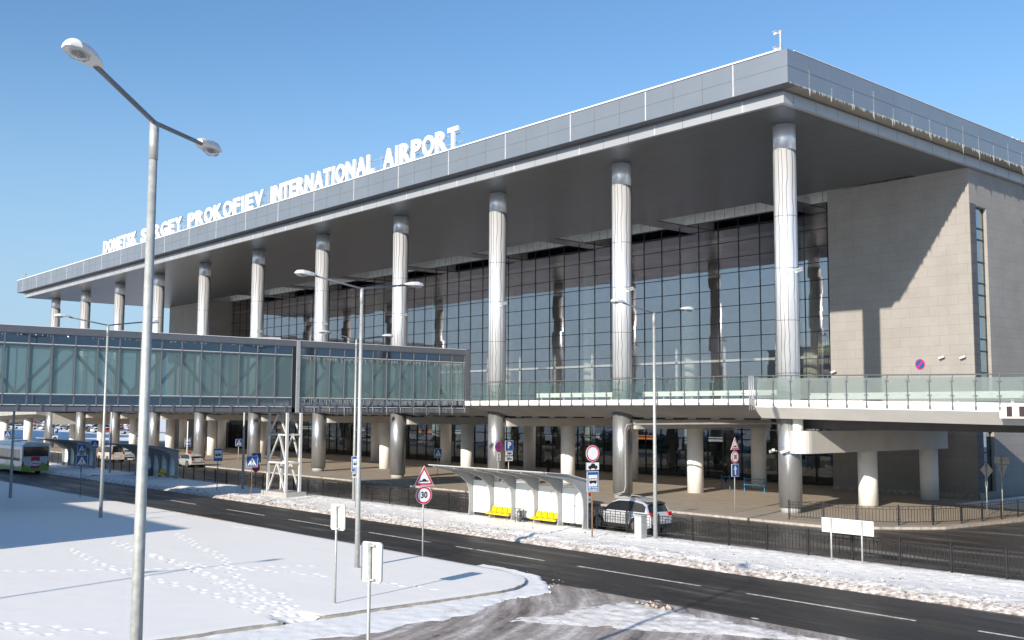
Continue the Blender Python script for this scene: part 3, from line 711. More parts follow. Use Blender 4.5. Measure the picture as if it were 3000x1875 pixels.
# balustrades
def balustrade(label, x0, x1, sp, zf, glassmat):
    t_ = thing('balustrade', label, 'railing', (x0, -2.4, zf(x0)), group='glass balustrades along the upper road')
    n = int((x1 - x0) / sp)
    p = MB(); y = -2.42
    p.bar((0, -.02, -.36), (0, -.02, .25), .05, .09); p.bar((0, -.02, .25), (0, -.05, 1.0), .045, .07); p.bar((0, -.05, 1.0), (0, .08, 1.44), .04, .06)
    for z in (.35, 1.12): p.box(-.12, -.06, z - .03, .12, -.02, z + .03)
    p.box(-.05, -.06, -.36, .05, .04, -.2)
    g = MB().box(.03, .0, .06, sp - .03, .015, 1.30)
    post = build('post', p, M['steel'], None, world=False); glass = build('glass_panel', g, glassmat, None, world=False)
    for i in range(n + 1):
        dz = zf(x0 + i * sp) - zf(x0)
        q = post if i == 0 else post.copy()
        if i: COL.objects.link(q)
        q.parent = t_; q.location = (i * sp, 0, dz)
        if i < n:
            q = glass if i == 0 else glass.copy()
            if i: COL.objects.link(q)
            q.parent = t_; q.location = (i * sp, 0, dz)
    h = MB(); h.tube([(x0, -2.32, zf(x0) + 1.46), (x0 + n * sp, -2.32, zf(x0 + n * sp) + 1.46)], .035, 8); build('handrail', h, M['steel'], t_)
    return t_
balustrade('clear glass balustrade with grey posts between the footbridge and the deck joint', -28.6, -1.2, 1.172, lambda x: 6.98, M['rail_glass'])
balustrade('iced-over glass balustrade with grey posts on the ramp right of the deck joint', -.7, 24, 1.235, lambda x: 6.95 - .017 * (x + 1), M['rail_glass_frost'])
jr = MB()
for x in (-1.15, -1.0, -.85): jr.tube([(x, -2.5, 6.3), (x, -2.5, 8.42)], .035, 8)
tag(build('joint_posts', jr, M['galv'], smooth=True), 'three pale steel posts standing close together at the deck joint', 'post')
gr = thing('guard_rail', 'white crash barrier behind the balustrade on the upper road', 'barrier', (-15, 2, 6.75))
g = MB(); g.box(-25.5, 2, 7.30, -1.5, 2.05, 7.44); g.box(-25.5, 2, 7.50, -1.5, 2.05, 7.64); g.box(-25.5, 2.02, 7.39, -1.5, 2.08, 7.56)
build('beam', g, M['lampwhite'], gr)
x = -25
while x < -1.5: build('post', MB().box(x - .07, 2.09, 6.75, x + .07, 2.2, 7.66), M['greyplate'], gr); x += 2.6
# barrier behind the ramp balustrade
gr = thing('guard_rail', 'white crash barrier seen through the iced balustrade of the ramp', 'barrier', (5, 1.5, 6.7))
g = MB(); g.box(.5, 1.5, 7.0, 24, 1.56, 7.38); build('beam', g, M['white'], gr)
x = 1
while x < 24: build('post', MB().box(x - .07, 1.6, 6.2, x + .07, 1.7, 7.4), M['greyplate'], gr); x += 3.0

# ================================================================== FOOTBRIDGE
B = thing('covered_footbridge', 'enclosed footbridge with frosted green glass walls and grey roof band crossing above the road', 'bridge', (-31.5, -18, 0))
BX0, BX1, BY0, BY1 = -33.7, -29.5, -62.0, -2.35
rb = MB(); rb.box(BX0 - .12, BY0, 10.78, BX1 + .12, BY1, 11.2); build('roof', rb, M['steel'], B)
rc = MB(); rc.box(BX1 + .0, BY0, 11.2, BX1 + .14, BY1, 11.235); build('roof_trim', rc, M['white'], B)
fl = MB(); fl.box(BX0, BY0, 5.98, BX1 - .02, BY1, 6.36); fl.box(BX1 - .02, BY0, 6.02, BX1 + .1, BY1, 6.3)
x = BY0
while x < BY1: fl.box(BX1 + .1, x, 6.0, BX1 + .14, x + .12, 6.5); x += 1.39
build('floor_beam', fl, M['steel'], B)
il = MB(); il.box(BX0 + .3, BY0, 6.37, BX1 - .5, BY1, 6.40); il.box(BX0 + .3, BY0, 10.7, BX1 - .5, BY1, 10.76); build('inner_lining', il, M['white'], B)
ml = [];y = -18.19
yl = [-18.3 - 1.39 * k for k in range(0, 32)]; yr = [-17.75 + 1.275 * k for k in range(0, 13)]
for X in (BX1, BX0):
    sgn = 1 if X == BX1 else -1
    gl = MB(); tn = MB(); bars = MB()
    for ya, yb in ((BY0, -18.35), (-17.72, BY1)):
        gl.box(X - .012, ya, 7.08, X + .012, yb, 10.05); tn.box(X - .012, ya, 6.42, X + .012, yb, 6.98); tn.box(X - .012, ya, 10.15, X + .012, yb, 10.72)
        for z, h in ((6.36, .06), (6.98, .10), (10.05, .10), (10.72, .06)): bars.box(X - .04, ya, z, X + sgn * .07, yb, z + h)
    for y in yl + yr:
        bars.box(X - .04, y - .035, 6.36, X + sgn * .09, y + .035, 10.78)
        bars.box(X - sgn * .16, y - .06, 6.36, X - sgn * .05, y + .06, 10.78)
    build('glass_wall', gl, M['bridge_glass'], B); build('tinted_strip', tn, M['bridge_tint'], B); build('glazing_bars', bars, M['steel'], B)
    if X == BX1:
        hi = MB()
        for ya, yb in ((BY0, -18.35), (-17.72, BY1)):
            for z in (7.08, 10.15, 6.42): hi.box(X + .071, ya, z - .03, X + .085, yb, z + .01)
        build('snow_ledge', hi, M['white'], B)
dg = MB()
for X in (BX1 - .16, BX0 + .16):
    ysn = [-62 + 2.78 * 1.9 * k for k in range(9)] ; y = -18.4; k = 0
    while y > -60: dg.bar((X, y, 6.5 if k % 2 else 10.5), (X, y - 3.6, 10.5 if k % 2 else 6.5), .22, .18); y -= 3.6; k += 1
    y = -17.6; k = 0
    while y < -4: dg.bar((X, y, 6.5 if not k % 2 else 10.5), (X, y + 3.5, 10.5 if not k % 2 else 6.5), .22, .18); y += 3.5; k += 1
build('wall_brace', dg, M['steel'], B)
jt = MB(); jt.box(BX0 - .05, -18.33, 6.0, BX1 + .1, -18.05, 11.0); jt2 = MB().box(BX0 - .1, -18.02, 6.0, BX1 + .16, -17.74, 11.22)
build('joint_frame', jt, M['mullion'], B); build('joint_frame', jt2, M['greyplate'], B)
ef = MB()
ef.box(BX1 - .2, BY1, 6.0, BX1 + .15, BY1 + .4, 11.25); ef.box(BX0 - .15, BY1, 6.0, BX0 + .2, BY1 + .4, 11.25); ef.box(BX0 + .2, BY1, 10.85, BX1 - .2, BY1 + .4, 11.25)
build('portal_frame', ef, M['steel'], B)
ic = MB(); y = -17.7
while y < BY1:
    for z0 in (10.03, 6.3, 6.97):
        if random.random() < .75: ic.tube([(BX1 + .10, y, z0), (BX1 + .10, y, z0 - random.uniform(.06, .38))], [.022, .005], 4)
    y += .14
for y in yr: ic.tube([(BX1 + .12, y, 6.4), (BX1 + .12, y, 6.4 - random.uniform(.4, .8))], [.05, .006], 5)
for i in range(120):
    y = random.uniform(-60, -18.5); ic.tube([(BX1 + .10, y, 10.7), (BX1 + .10, y, 10.7 - random.uniform(.03, .12))], [.022, .005], 4)
tag(build('icicles', ic, M['ice'], B), kind='stuff')
rb = MB(); rb.prism([(-22.2, 11.23), (-18.9, 11.23), (-18.9, 11.42), (-19.6, 11.42), (-22.2, 11.27)], YZ, -31.6, -30.2); build('roof_hatch', rb, M['white'], B)
# supporting tower
M['towerp'] = pm('tower_paint', (.58, .58, .57), .55, .1, var=.08)
TW = thing('truss_tower', 'white steel lattice tower on a concrete block holding up the footbridge', 'tower', (-30.6, -18.2, 0))
build('footing', MB().box(-32.5, -18.95, -.05, -28.75, -17.35, .33), M['conc'], TW)
lx = (-31.95, -29.3); ly = (-18.7, -17.6)
for x in lx:
    for y in ly: build('leg', MB().bar((x, y, .33), (x, y, 5.98), .17, .17), M['towerp'], TW)
br = MB()
for z in (2.4, 4.4):
    for y in ly: br.bar((lx[0] + .1, y, z), (lx[1] - .1, y, z), .12, .12)
    for x in lx: br.bar((x, ly[0] + .1, z), (x, ly[1] - .1, z), .11, .11)
mx_ = sum(lx) / 2
for y in ly:
    br.bar((mx_, y, 2.36), (lx[0] + .12, y, .4), .11, .10); br.bar((mx_, y, 2.36), (lx[1] - .12, y, .4), .11, .10)
    br.bar((lx[0] + .1, y, 2.5), (mx_ + .2, y, 4.35), .11, .10); br.bar((lx[1] - .1, y, 2.5), (mx_ + .25, y, 4.35), .11, .10)
    br.bar((lx[0] + .1, y, 4.5), (mx_, y, 5.95), .11, .10); br.bar((lx[1] - .1, y, 4.5), (mx_, y, 5.95), .11, .10)
build('brace', br, M['towerp'], TW)
# unseen block added at the near end of the bridge to shade the snow
H = thing('near_shade_block', 'unseen grey block at the near end of the footbridge, added to shade the snow', 'building', (-25, -67, 0))
hb_ = MB().box(-60, -76, 0, -6.9, -59.6, 11.0); build('wall', hb_, M['conc'], H); build('roof', MB().box(-60.2, -76.2, 11.0, -6.7, -59.5, 11.25), M['steel'], H)

H2 = thing('left_shade_block', 'unseen tall grey block left of the footbridge, added to shade the bus and shelters', 'building', (-75, -70, 0))  # unseen block added to cast shade over the bus and shelters
build('wall', MB().box(-70, -95, 0, -34.3, -50, 17.0), M['conc'], H2); build('roof', MB().box(-70.2, -95.2, 17.0, -34.1, -49.9, 17.25), M['steel'], H2)

# ================================================================== STREET FURNITURE
# fences
def panel(L):
    mb = MB(); b = .014
    mb.box(.08, -b, 1.0, L - .08, b, 1.03); mb.box(.03, -b, .86, L - .03, b, .885); mb.box(.03, -b, .16, L - .03, b, .19)
    mb.box(.08, -b, .16, .105, b, 1.03); mb.box(L - .105, -b, .16, L - .08, b, 1.03)
    n = 11
    for i in range(1, n):
        x = .08 + (L - .16) * i / n; mb.box(x - .011, -.011, .16, x + .011, .011, 1.0 if i % 2 else .87)
    return mb
def post():
    mb = MB(); mb.box(-.03, -.03, -.1, .03, .03, 1.12); mb.box(-.07, -.02, .3, .07, .02, .34); return mb
P2 = 2.13
pan = build('panel', panel(P2), M['fence'], None, world=False); pst = build('post', post(), M['fence'], None, world=False)
used = [False, False]
def put(src, k, parent, loc, rz=0, sx=1):
    o = src if not used[k] else src.copy()
    if used[k]: COL.objects.link(o)
    used[k] = True; o.parent = parent; o.location = loc; o.rotation_euler = (0, 0, rz); o.scale = (sx, 1, 1); return o
def fence(label, x0, n, y=-15.95):
    t_ = thing('metal_fence', label, 'fence', (x0, y, 0), group='black railings beside the inner road')
    for i in range(n + 1):
        put(pst, 1, t_, (i * P2, 0, 0))
        if i < n: put(pan, 0, t_, (i * P2, 0, 0))
fence('black railing on the median behind the sunlit shelter, reaching the right edge', -33.1, 29)
fence('black railing on the median left of the lattice tower behind the shaded shelters', -37.9 - P2 * 55, 55)
pts = [(2.3, -3.6), (4.4, -3.35), (6.3, -3.0), (8.0, -1.6), (9.1, .1), (9.75, 2.1), (9.95, 4.2), (10.1, 6.3), (10.15, 8.4), (10.2, 10.5), (10.2, 12.6)]
t_ = thing('metal_fence', 'black railing curving round the corner of the plaza below the ramp', 'fence', (2.3, -3.6, 0), group='black railings beside the inner road')
for i, p in enumerate(pts):
    q = pts[min(i + 1, len(pts) - 1)]; d = Vector((q[0] - p[0], q[1] - p[1])); rz = math.atan2(d.y, d.x) if d.length else 1.5
    put(pst, 1, t_, (p[0] - 2.3, p[1] + 3.6, 0), rz)
    if d.length: put(pan, 0, t_, (p[0] - 2.3, p[1] + 3.6, 0), rz, d.length / P2)

# street lamps
def lamp_head(parent, sgn, L, e):
    hp = MB(); prof = [(0, .07), (.12, .12), (.35, .17), (.62, .19), (.82, .15), (.93, .04)]
    n = 12; vs = []; fs = []
    for (l, w_) in prof:
        for k in range(n):
            a = math.pi * k / (n - 1); vs.append((w_ * math.cos(a), sgn * (L + l), e + .17 * (w_ / .19) * math.sin(a) + .02 * l))
    for i in range(len(prof) - 1):
        for k in range(n - 1): fs.append((i * n + k, i * n + k + 1, (i + 1) * n + k + 1, (i + 1) * n + k))
        fs.append((i * n + n - 1, i * n, (i + 1) * n, (i + 1) * n + n - 1))
    fs += [tuple(range(n))[::-1], tuple(range((len(prof) - 1) * n, len(prof) * n))]
    hp.add(vs, fs); h = build('lamp_head', hp, M['lampwhite'], parent, smooth=False, world=False)
    ln = MB(); vs = []; fs = []; prof = [(.38, .03), (.5, .12), (.68, .14), (.82, .10), (.9, .02)]
    for (l, w_) in prof:
        for k in range(n):
            a = math.pi * k / (n - 1); vs.append((w_ * math.cos(a), sgn * (L + l), e + .005 - .10 * (w_ / .14) * math.sin(a)))
    for i in range(len(prof) - 1):
        for k in range(n - 1): fs.append((i * n + k, i * n + k + 1, (i + 1) * n + k + 1, (i + 1) * n + k))
    ln.add(vs, fs); build('lens', ln, M['lens'], h, smooth=True, world=False)
    rf_ = MB().box(-.055, sgn * (L + .50), e - .02, .055, sgn * (L + .74), e - .008); build('reflector', rf_, M['darkmetal'], h, world=False)
def make_lamp(label, x, y, h, L, e, th, r=.085, grp='double-armed street lamps'):
    t_ = thing('street_lamp', label, 'street lamp', (x, y, 0), -th, grp)
    p = MB(); p.tube([(0, 0, -.05), (0, 0, h * .4), (0, 0, h - .6)], [r * 1.25, r, r * .75], 12); p.tube([(0, 0, h - .62), (0, 0, h)], r * .85, 12)
    build('pole', p, M['galv'], t_, smooth=True, world=False)
    a = MB(); a.tube([(0, -L - .1, e + h), (0, -.05, h), (0, .05, h), (0, L + .1, e + h)], r * .45, 8); build('arm', a, M['steel'], t_, smooth=True, world=False)
    lamp_head(t_, -1, L, h + e); lamp_head(t_, 1, L, h + e); return t_
make_lamp('nearest street lamp with speckled pole, tallest at left with its head above the roof line', 21.42, -49.39, 10.78, 2.05, .21, -.80, r=.088)
l1 = make_lamp('street lamp standing on the snow behind the two small white boards', 2.6, -33.2, 11.0, 2.1, .33, 0)
lm = [(3.9, -17.1, 'street lamp beside the grey cabinet behind the silver car'), (-22.9, -34.0, 'street lamp on the shaded snow left of the nearest lamp pole'),
      (-22.6, -17.3, 'street lamp on the median just left of the lamp behind the white boards'), (-39.9, -34.1, 'shaded lamp pole at the left edge under the footbridge'),
      (-38.1, -17.6, 'grey lamp pole on the median left of the lattice tower'), (-65.5, -17.9, 'dark lamp pole between the two shaded bus shelters'),
      (6.3, -64.7, 'street lamp outside the frame near the unseen grey block'), (-13.5, -57.6, 'street lamp outside the frame beside the wall of the unseen grey block')]
for x, y, lab in lm: dup(l1, None, (x, y, 0), 0, lab)

# security cameras
def seccam(label, loc, rz, pole=0, sc_=1):
    t_ = thing('security_camera', label, 'camera', loc, rz, 'security cameras')
    b = MB(); b.box(-.02, -.04, -.04, .35, .04, .04) if not pole else b.box(-.05, -.05, 0, .05, .05, pole)
    build('bracket', b, M['greyplate'], t_, world=False)
    for zz in ((0,) if not pole else (pole - .1, .45)):
        h = MB(); m_ = Matrix.Rotation(R(18), 4, 'X') ; h.box(-.1, -.38, -.09, .1, .25, .09); h.box(-.12, -.45, .09, .12, .28, .11); h.xform(m_); h.xform(Matrix.Translation((.38 if not pole else -.15, 0, zz)))
        build('camera_body', h, M['lampwhite'], t_, world=False)
    t_.scale = (sc_, sc_, sc_); return t_
for i, (n, wd) in enumerate(((0, 'the nearest tall column'), (1, 'the second tall column'), (2, 'the third tall column'), (3, 'the fourth tall column'), (4, 'the fifth tall column'), (5, 'the sixth tall column'), (6, 'the seventh tall column'))):
    seccam('security camera fixed high on the right side of ' + wd + ' from the right', (-S * n + .68, -.2, 15.0), 0)
seccam('left one of two security cameras low on the nearest column', (-.45, -.75, 3.8), R(-120), 0, .75); seccam('right one of two security cameras low on the nearest column', (.25, -.72, 3.8), R(-70), 0, .75)
seccam('security camera on the stone wall right of the no-parking disc, left of a pair', (.3, 19.6, 10.35), R(-90), 0, .65); seccam('security camera on the stone wall nearest the stone corner', (1.9, 19.6, 10.3), R(-90), 0, .65)
seccam('security camera at the left foot of the stone wall just above the balustrade', (-8.8, 19.6, 9.5), R(-90), 0, .65)
seccam('pair of cameras on a short mast at the right roof corner', (3.0, -4.6, 27.2), 0, 1.5); seccam('pair of cameras on a short mast at the left roof end', (-143.2, -4.4, 27.2), 0, 1.2)

# traffic signs : plates lie in local XZ, face -Y ; rotated by rz
SB = {}
def plate(parent, kind, z0, z1, w=None, front=True, text=None):
    """adds a sign plate as a part, with its printed face as a sub-part; local facing -Y"""
    h = z1 - z0; w = w or h; zc = (z0 + z1) / 2; y = -.07; T_ = .018
    def poly(kind, s=1.0):
        if kind in ('circle',): return [(w / 2 * s * math.cos(2 * math.pi * k / 28), zc + h / 2 * s * math.sin(2 * math.pi * k / 28)) for k in range(28)]
        if kind == 'tri': c = z0 + h * .36; return [(x * s, c + (z - c) * s) for x, z in ((-w / 2, z0), (w / 2, z0), (0, z1))]
        if kind == 'invtri': c = z1 - h * .36; return [(x * s, c + (z - c) * s) for x, z in ((-w / 2, z1), (0, z0), (w / 2, z1))]
        if kind == 'diamond': return [(x * s, zc + z * s) for x, z in ((-w / 2, 0), (0, -h / 2), (w / 2, 0), (0, h / 2))]
        return [(x * (w / 2 - .5 * min(w, h) * (1 - s)), zc + z * (h / 2 - .5 * min(w, h) * (1 - s))) for x, z in ((-1, -1), (1, -1), (1, 1), (-1, 1))]
    return poly, y, T_, zc, w, h
def flat(mb, pts, y, m=0): mb.prism(pts, lambda u, v, wv: (u, wv, v), y, y - .003, m)
def human(mb, zc, s, y, m):
    P = lambda pts: flat(mb, [(x * s, zc + z * s) for x, z in pts], y, m)
    P([(.05, .5), (.12, .56), (.05, .62), (-.02, .56)])
    P([(-.06, .46), (.10, .46), (.12, .1), (-.06, .1)]); P([(-.06, .44), (-.26, .18), (-.2, .14), (-.02, .34)]); P([(.08, .42), (.26, .2), (.22, .14), (.06, .3)])
    P([(-.06, .12), (.06, .12), (-.12, -.22), (-.28, -.5), (-.36, -.46), (-.18, -.16)]); P([(.0, .12), (.12, .12), (.2, -.2), (.32, -.5), (.22, -.52), (.1, -.2)])
def bus_icon(mb, zc, s, y, wm, bm):
    P = lambda pts, m, yy: flat(mb, [(x * s, zc + z * s) for x, z in pts], yy, m)
    P([(-.5, -.22), (.5, -.22), (.5, .3), (-.5, .3)], bm, y)
    for k in range(4): P([(-.45 + k * .24, .05), (-.27 + k * .24, .05), (-.27 + k * .24, .24), (-.45 + k * .24, .24)], wm, y - .004)
    for cx in (-.3, .3): P([(cx + .11 * math.cos(a), -.22 + .11 * math.sin(a)) for a in [i * .628 for i in range(10)]], bm, y - .002)
def car_icon(mb, zc, s, y, bm):
    P = lambda pts, m, yy: flat(mb, [(x * s, zc + z * s) for x, z in pts], yy, m)
    P([(-.5, -.15), (.5, -.15), (.5, .08), (.3, .1), (.15, .3), (-.12, .3), (-.28, .1), (-.5, .05)], bm, y)
    for cx in (-.3, .3): P([(cx + .11 * math.cos(a), -.15 + .11 * math.sin(a)) for a in [i * .628 for i in range(10)]], bm, y - .002)
def addtext(mb, s, size, x, z, y, m, off=.004, sx=1):
    t_ = textmesh(s, size, .002, off, sx); mb.add([(v[0] + x, y - .003 - v[2], v[1] + z) for v in t_.v], t_.f, m)
SM = [M['signwhite'], M['blue'], M['red'], M['black'], M['greyplate'], M['creamplate']]
def sign(label, x, y, rz, plates, top, postmat='galv', pr=.03, name='traffic_sign', cat='sign', grp=None, zb=-.05):
    t_ = thing(name, label, cat, (x, y, 0), rz, grp)
    build('post', MB().cyl(0, 0, zb, top, pr, n=10), M[postmat], t_, smooth=True, world=False)
    for pl_ in plates:
        kind, z0, z1 = pl_[:3]; w_ = pl_[3] if len(pl_) > 3 else None; arg = pl_[4] if len(pl_) > 4 else None
        shape = {'bump': 'tri', 'speed': 'circle', 'ring': 'circle', 'nostop': 'circle', 'nopark': 'circle', 'backtri': 'invtri', 'backdia': 'diamond', 'redback': 'circle'}.get(kind, 'rect')
        poly, yy, T_, zc, ww, hh = plate(None, shape, z0, z1, w_)
        b = MB(); b.prism(poly(shape), lambda u, v, q: (u, q, v), -.045, -.063); b.box(-.06, -.045, zc - .02, .06, -.02, zc + .02)
        back = {'backtri': 'greyplate', 'backdia': 'greyplate', 'backrect': 'greyplate', 'white': 'creamplate', 'redback': 'red'}.get(kind, 'creamplate')
        pt = build('plate', b, M[back], t_, world=False)
        f = MB(); fy = -.064
        if kind == 'bump':
            flat(f, poly(shape), fy, 0); flat(f, poly(shape, .93), fy - .004, 2); flat(f, poly(shape, .66), fy - .008, 0)
            c = z0 + hh * .24
            flat(f, [(-.22 * ww, c - .05 * hh), (.22 * ww, c - .05 * hh), (.22 * ww, c + .01), (.12 * ww, c + .01), (.05 * ww, c + .10 * hh), (-.05 * ww, c + .10 * hh), (-.12 * ww, c + .01), (-.22 * ww, c + .01)], fy - .012, 3)
        elif kind == 'speed':
            flat(f, poly(shape), fy, 0); flat(f, poly(shape, .96), fy - .004, 2); flat(f, poly(shape, .76), fy - .008, 0); addtext(f, '30', .48 * hh, 0, zc, fy - .012, 3, .012, .85)
        elif kind == 'ring': flat(f, poly(shape), fy, 0); flat(f, poly(shape, .96), fy - .004, 2); flat(f, poly(shape, .78), fy - .008, 0)
        elif kind in ('nostop', 'nopark'):
            flat(f, poly(shape), fy, 2); flat(f, poly(shape, .8), fy - .004, 1)
            for sg in ((1, -1) if kind == 'nostop' else (-1,)):
                d = .28 * hh; f.add([(-d - .05, fy - .010, zc + sg * d), (-d + .05, fy - .010, zc + sg * d + sg * .05), (d + .05, fy - .010, zc - sg * d), (d - .05, fy - .010, zc - sg * d - sg * .05)], [(0, 1, 2, 3)], 2)
        elif kind == 'ped':
            flat(f, poly(shape), fy, 0); flat(f, poly(shape, .94), fy - .004, 1)
            flat(f, [(-.40 * ww, zc - .36 * hh), (.40 * ww, zc - .36 * hh), (0, zc + .38 * hh)], fy - .008, 0); human(f, zc - .07 * hh, .42 * hh, fy - .012, 3)
            for k in range(3): flat(f, [(-.28 * ww + k * .22 * ww, zc - .36 * hh), (-.18 * ww + k * .22 * ww, zc - .36 * hh), (-.14 * ww + k * .2 * ww, zc - .26 * hh), (-.22 * ww + k * .2 * ww, zc - .26 * hh)], fy - .012, 3)
        elif kind == 'park': flat(f, poly(shape), fy, 0); flat(f, poly(shape, .93), fy - .004, 1); addtext(f, 'P', .85 * hh, 0, zc, fy - .008, 0, .03)
        elif kind == 'oneway':
            flat(f, poly(shape), fy, 0); flat(f, poly(shape, .93), fy - .004, 1)
            flat(f, [(-.06, z0 + .1), (.06, z0 + .1), (.06, zc + .04), (-.06, zc + .04)], fy - .008, 0); flat(f, [(-.16, zc + .04), (.16, zc + .04), (0, z1 - .08)], fy - .008, 0)
        elif kind == 'arrows':
            flat(f, poly(shape), fy, 3); flat(f, poly(shape, .92), fy - .004, 0); flat(f, [(-.025, z0 + .15), (.025, z0 + .15), (.025, z1 - .15), (-.025, z1 - .15)], fy - .008, 3)
            flat(f, [(-.08, z1 - .2), (.08, z1 - .2), (0, z1 - .06)], fy - .008, 3); flat(f, [(-.08, z0 + .2), (0, z0 + .06), (.08, z0 + .2)], fy - .008, 3)
        elif kind == 'text': flat(f, poly(shape), fy, 3); flat(f, poly(shape, .90), fy - .004, 0); addtext(f, arg, .62 * hh, 0, zc, fy - .008, 3, .01, min(1.2, 1.9 * ww / hh / max(1, len(arg))))
        elif kind == 'carplate': flat(f, poly(shape), fy, 3); flat(f, poly(shape, .90), fy - .004, 0); car_icon(f, zc - .02, .7 * ww, fy - .008, 3)
        elif kind == 'busstop':
            flat(f, poly(shape), fy, 0); flat(f, poly(shape, .93), fy - .004, 1); a_, b_ = z0 + .27 * hh, z1 - .17 * hh
            flat(f, [(-.38 * ww, a_), (.38 * ww, a_), (.38 * ww, b_), (-.38 * ww, b_)], fy - .008, 0); bus_icon(f, (a_ + b_) / 2 - .02, .62 * ww, fy - .012, 0, 3)
            if arg: addtext(f, arg[0], .13 * hh, 0, z0 + .20 * hh, fy - .008, 0, .003); addtext(f, arg[1], .12 * hh, 0, z0 + .09 * hh, fy - .008, 0, .003, .8)
        if f.v: build('sign_face', f, SM, pt, world=False)
    return t_
FX = R(90)   # faces +X
G1 = 'blue pedestrian-crossing signs'
sign('speed bump triangle above a 30 disc at the road edge of the snow', 1.6, -29.3, R(78), [('bump', 2.98, 3.82, .92), ('speed', 2.20, 2.95)], 3.0, 'galv', .035)
sign('blank red-ringed disc over a car plate and a bus stop sign on a rusty pole', 1.4, -18.9, R(80), [('ring', 3.70, 4.50), ('carplate', 3.27, 3.67, .78), ('busstop', 2.23, 3.22, .70, ('Не более', 'пассажиров'))], 4.3, 'rust', .035, cat='bus stop sign')
sign('blue P parking sign with two white plates, the lower one reading 200 m', -21.7, -4.3, FX, [('park', 3.24, 3.98, .78), ('text', 2.86, 3.2, .72, '10 мин 30'), ('text', 2.44, 2.82, .75, '200 м')], 3.9)
sign('no stopping disc over a double arrow plate, left of the P sign', -22.9, -4.3, FX, [('nostop', 3.1, 3.88, .8), ('arrows', 2.42, 3.06, .38)], 3.8)
sign('pedestrian crossing sign on the plaza kerb just above the shelter roof left end', -33.8, -1.8, FX, [('ped', 2.22, 2.98)], 2.9, grp=G1)
sign('speed bump triangle, 30 disc and one-way arrow on one pole by the nearest column', -2.2, -2.7, FX, [('bump', 3.86, 4.62, .85), ('speed', 3.02, 3.78), ('oneway', 2.21, 2.98, .72)], 4.2)
sign('large pedestrian crossing sign on a dark post in the shaded snow near the bus', -37.5, -30.2, FX, [('ped', 2.18, 2.96, .80)], 2.9, 'steel', grp=G1)
sign('pedestrian crossing sign seen just above the large one, across the road by the far shelter', -66.9, -20.2, FX, [('ped', 2.0, 2.78)], 2.7, 'steel', grp=G1)
sign('pedestrian crossing sign in front of the cream estate car', -71.0, -17.5, FX, [('ped', 2.25, 3.02)], 2.9, 'steel', grp=G1)
sign('pedestrian crossing sign on a pinkish post just left of the lattice tower', -31.8, -20.1, R(75), [('ped', 2.06, 2.86, .82)], 2.8, 'rust', grp=G1)
sign('pedestrian crossing sign over a dark red disc, behind the sign by the lattice tower', -38.3, -16.4, R(85), [('ped', 2.02, 2.78, .80), ('redback', 1.28, 1.92)], 2.7, 'steel', grp=G1)
sign('blue and white bus stop sign on a dark post right of the hatchback taxi', -36.9, -20.3, R(80), [('busstop', 2.28, 3.26, .70)], 3.2, 'steel', cat='bus stop sign')
sign('blue and white bus stop sign half hidden behind the lamp pole near the white boards', -19.1, -19.4, R(75), [('busstop', 2.3, 3.26, .62, ('Стоянка', 'такси')), ('text', 1.9, 2.25, .55, 'МЕСТ')], 3.2, 'galv', cat='bus stop sign')
sign('small pedestrian crossing sign on the plaza between the fifth and sixth clad columns', -68.2, -3.0, FX, [('ped', 2.25, 3.03)], 2.9, grp=G1)
sign('small bus stop sign beside the thin white pole in front of the left stone block', -82, -2.7, FX, [('busstop', 1.8, 2.85, .8)], 2.8, cat='bus stop sign')
sign('pedestrian crossing sign between shaded columns behind the second lamp pole', -95, -3.5, FX, [('ped', 2.3, 3.1)], 3.0, grp=G1)
sign('pedestrian crossing sign above the roof of the bus at the left edge', -101, -17.6, FX, [('ped', 2.7, 3.5)], 3.4, grp=G1)
sign('blue P parking sign with a plate standing far left behind the bus shelter', -113.4, -8, R(80), [('park', 2.8, 3.6, .85), ('carplate', 1.9, 2.6, .8)], 3.6)
sign('grey back of a diamond-shaped sign on the plaza corner below the ramp', 8.6, 7.8, R(155), [('backdia', 2.25, 3.22, 1.1)], 3.3)
sign('grey backs of a rectangular and an upside-down triangular sign by the plaza corner', 9.4, 8.1, R(155), [('backrect', 3.15, 3.56, 1.25), ('backtri', 2.3, 3.07, .95)], 3.6)
sign('blue no-parking disc standing on the ramp before the sunlit stone wall', 4.45, 8.0, R(60), [('nopark', 8.95, 9.65, .72)], 9.0, zb=6.45)
def blank_board(label, x, y, rz, z0, z1, w_, top):
    t_ = thing('sign_board', label, 'sign board', (x, y, 0), rz)
    build('post', MB().cyl(0, -.05, -.05, top, .036, n=10), M['galv'], t_, smooth=True, world=False)
    b = MB(); r = .05; hw = w_ / 2
    b.prism([(-hw + r, z0), (hw - r, z0), (hw, z0 + r), (hw, z1 - r), (hw - r, z1), (-hw + r, z1), (-hw, z1 - r), (-hw, z0 + r)], lambda u, v, q: (u, q, v), .0, .05)
    build('board', b, M['creamplate'], t_, world=False)
    c = MB()
    for z in (z0 + .06, z1 - .06): c.box(-.09, -.07, z - .02, .13, 0, z + .02)
    build('clamp', c, M['greyplate'], t_, world=False); return t_
blank_board('blank white board on a thin pole beside the lamp, farther of two in snow', 8.7, -37.9, R(12), 2.32, 3.14, .62, 3.1)
blank_board('blank white board on a thin pole nearest the camera at the bottom edge', 20.3, -44.3, R(14), 2.76, 3.54, .53, 3.52)
t_ = thing('sign_board', 'wide blank white board on two posts in front of the median railing at right', 'sign board', (14.2, -17.1, 0))
build('board', MB().box(13.03, -17.06, 1.20, 15.38, -17.01, 1.79), M['creamplate'], t_)
for x in (13.5, 14.9): build('post', MB().cyl(x, -17.12, -.05, 1.78, .035, n=10), M['galv'], t_, smooth=True)

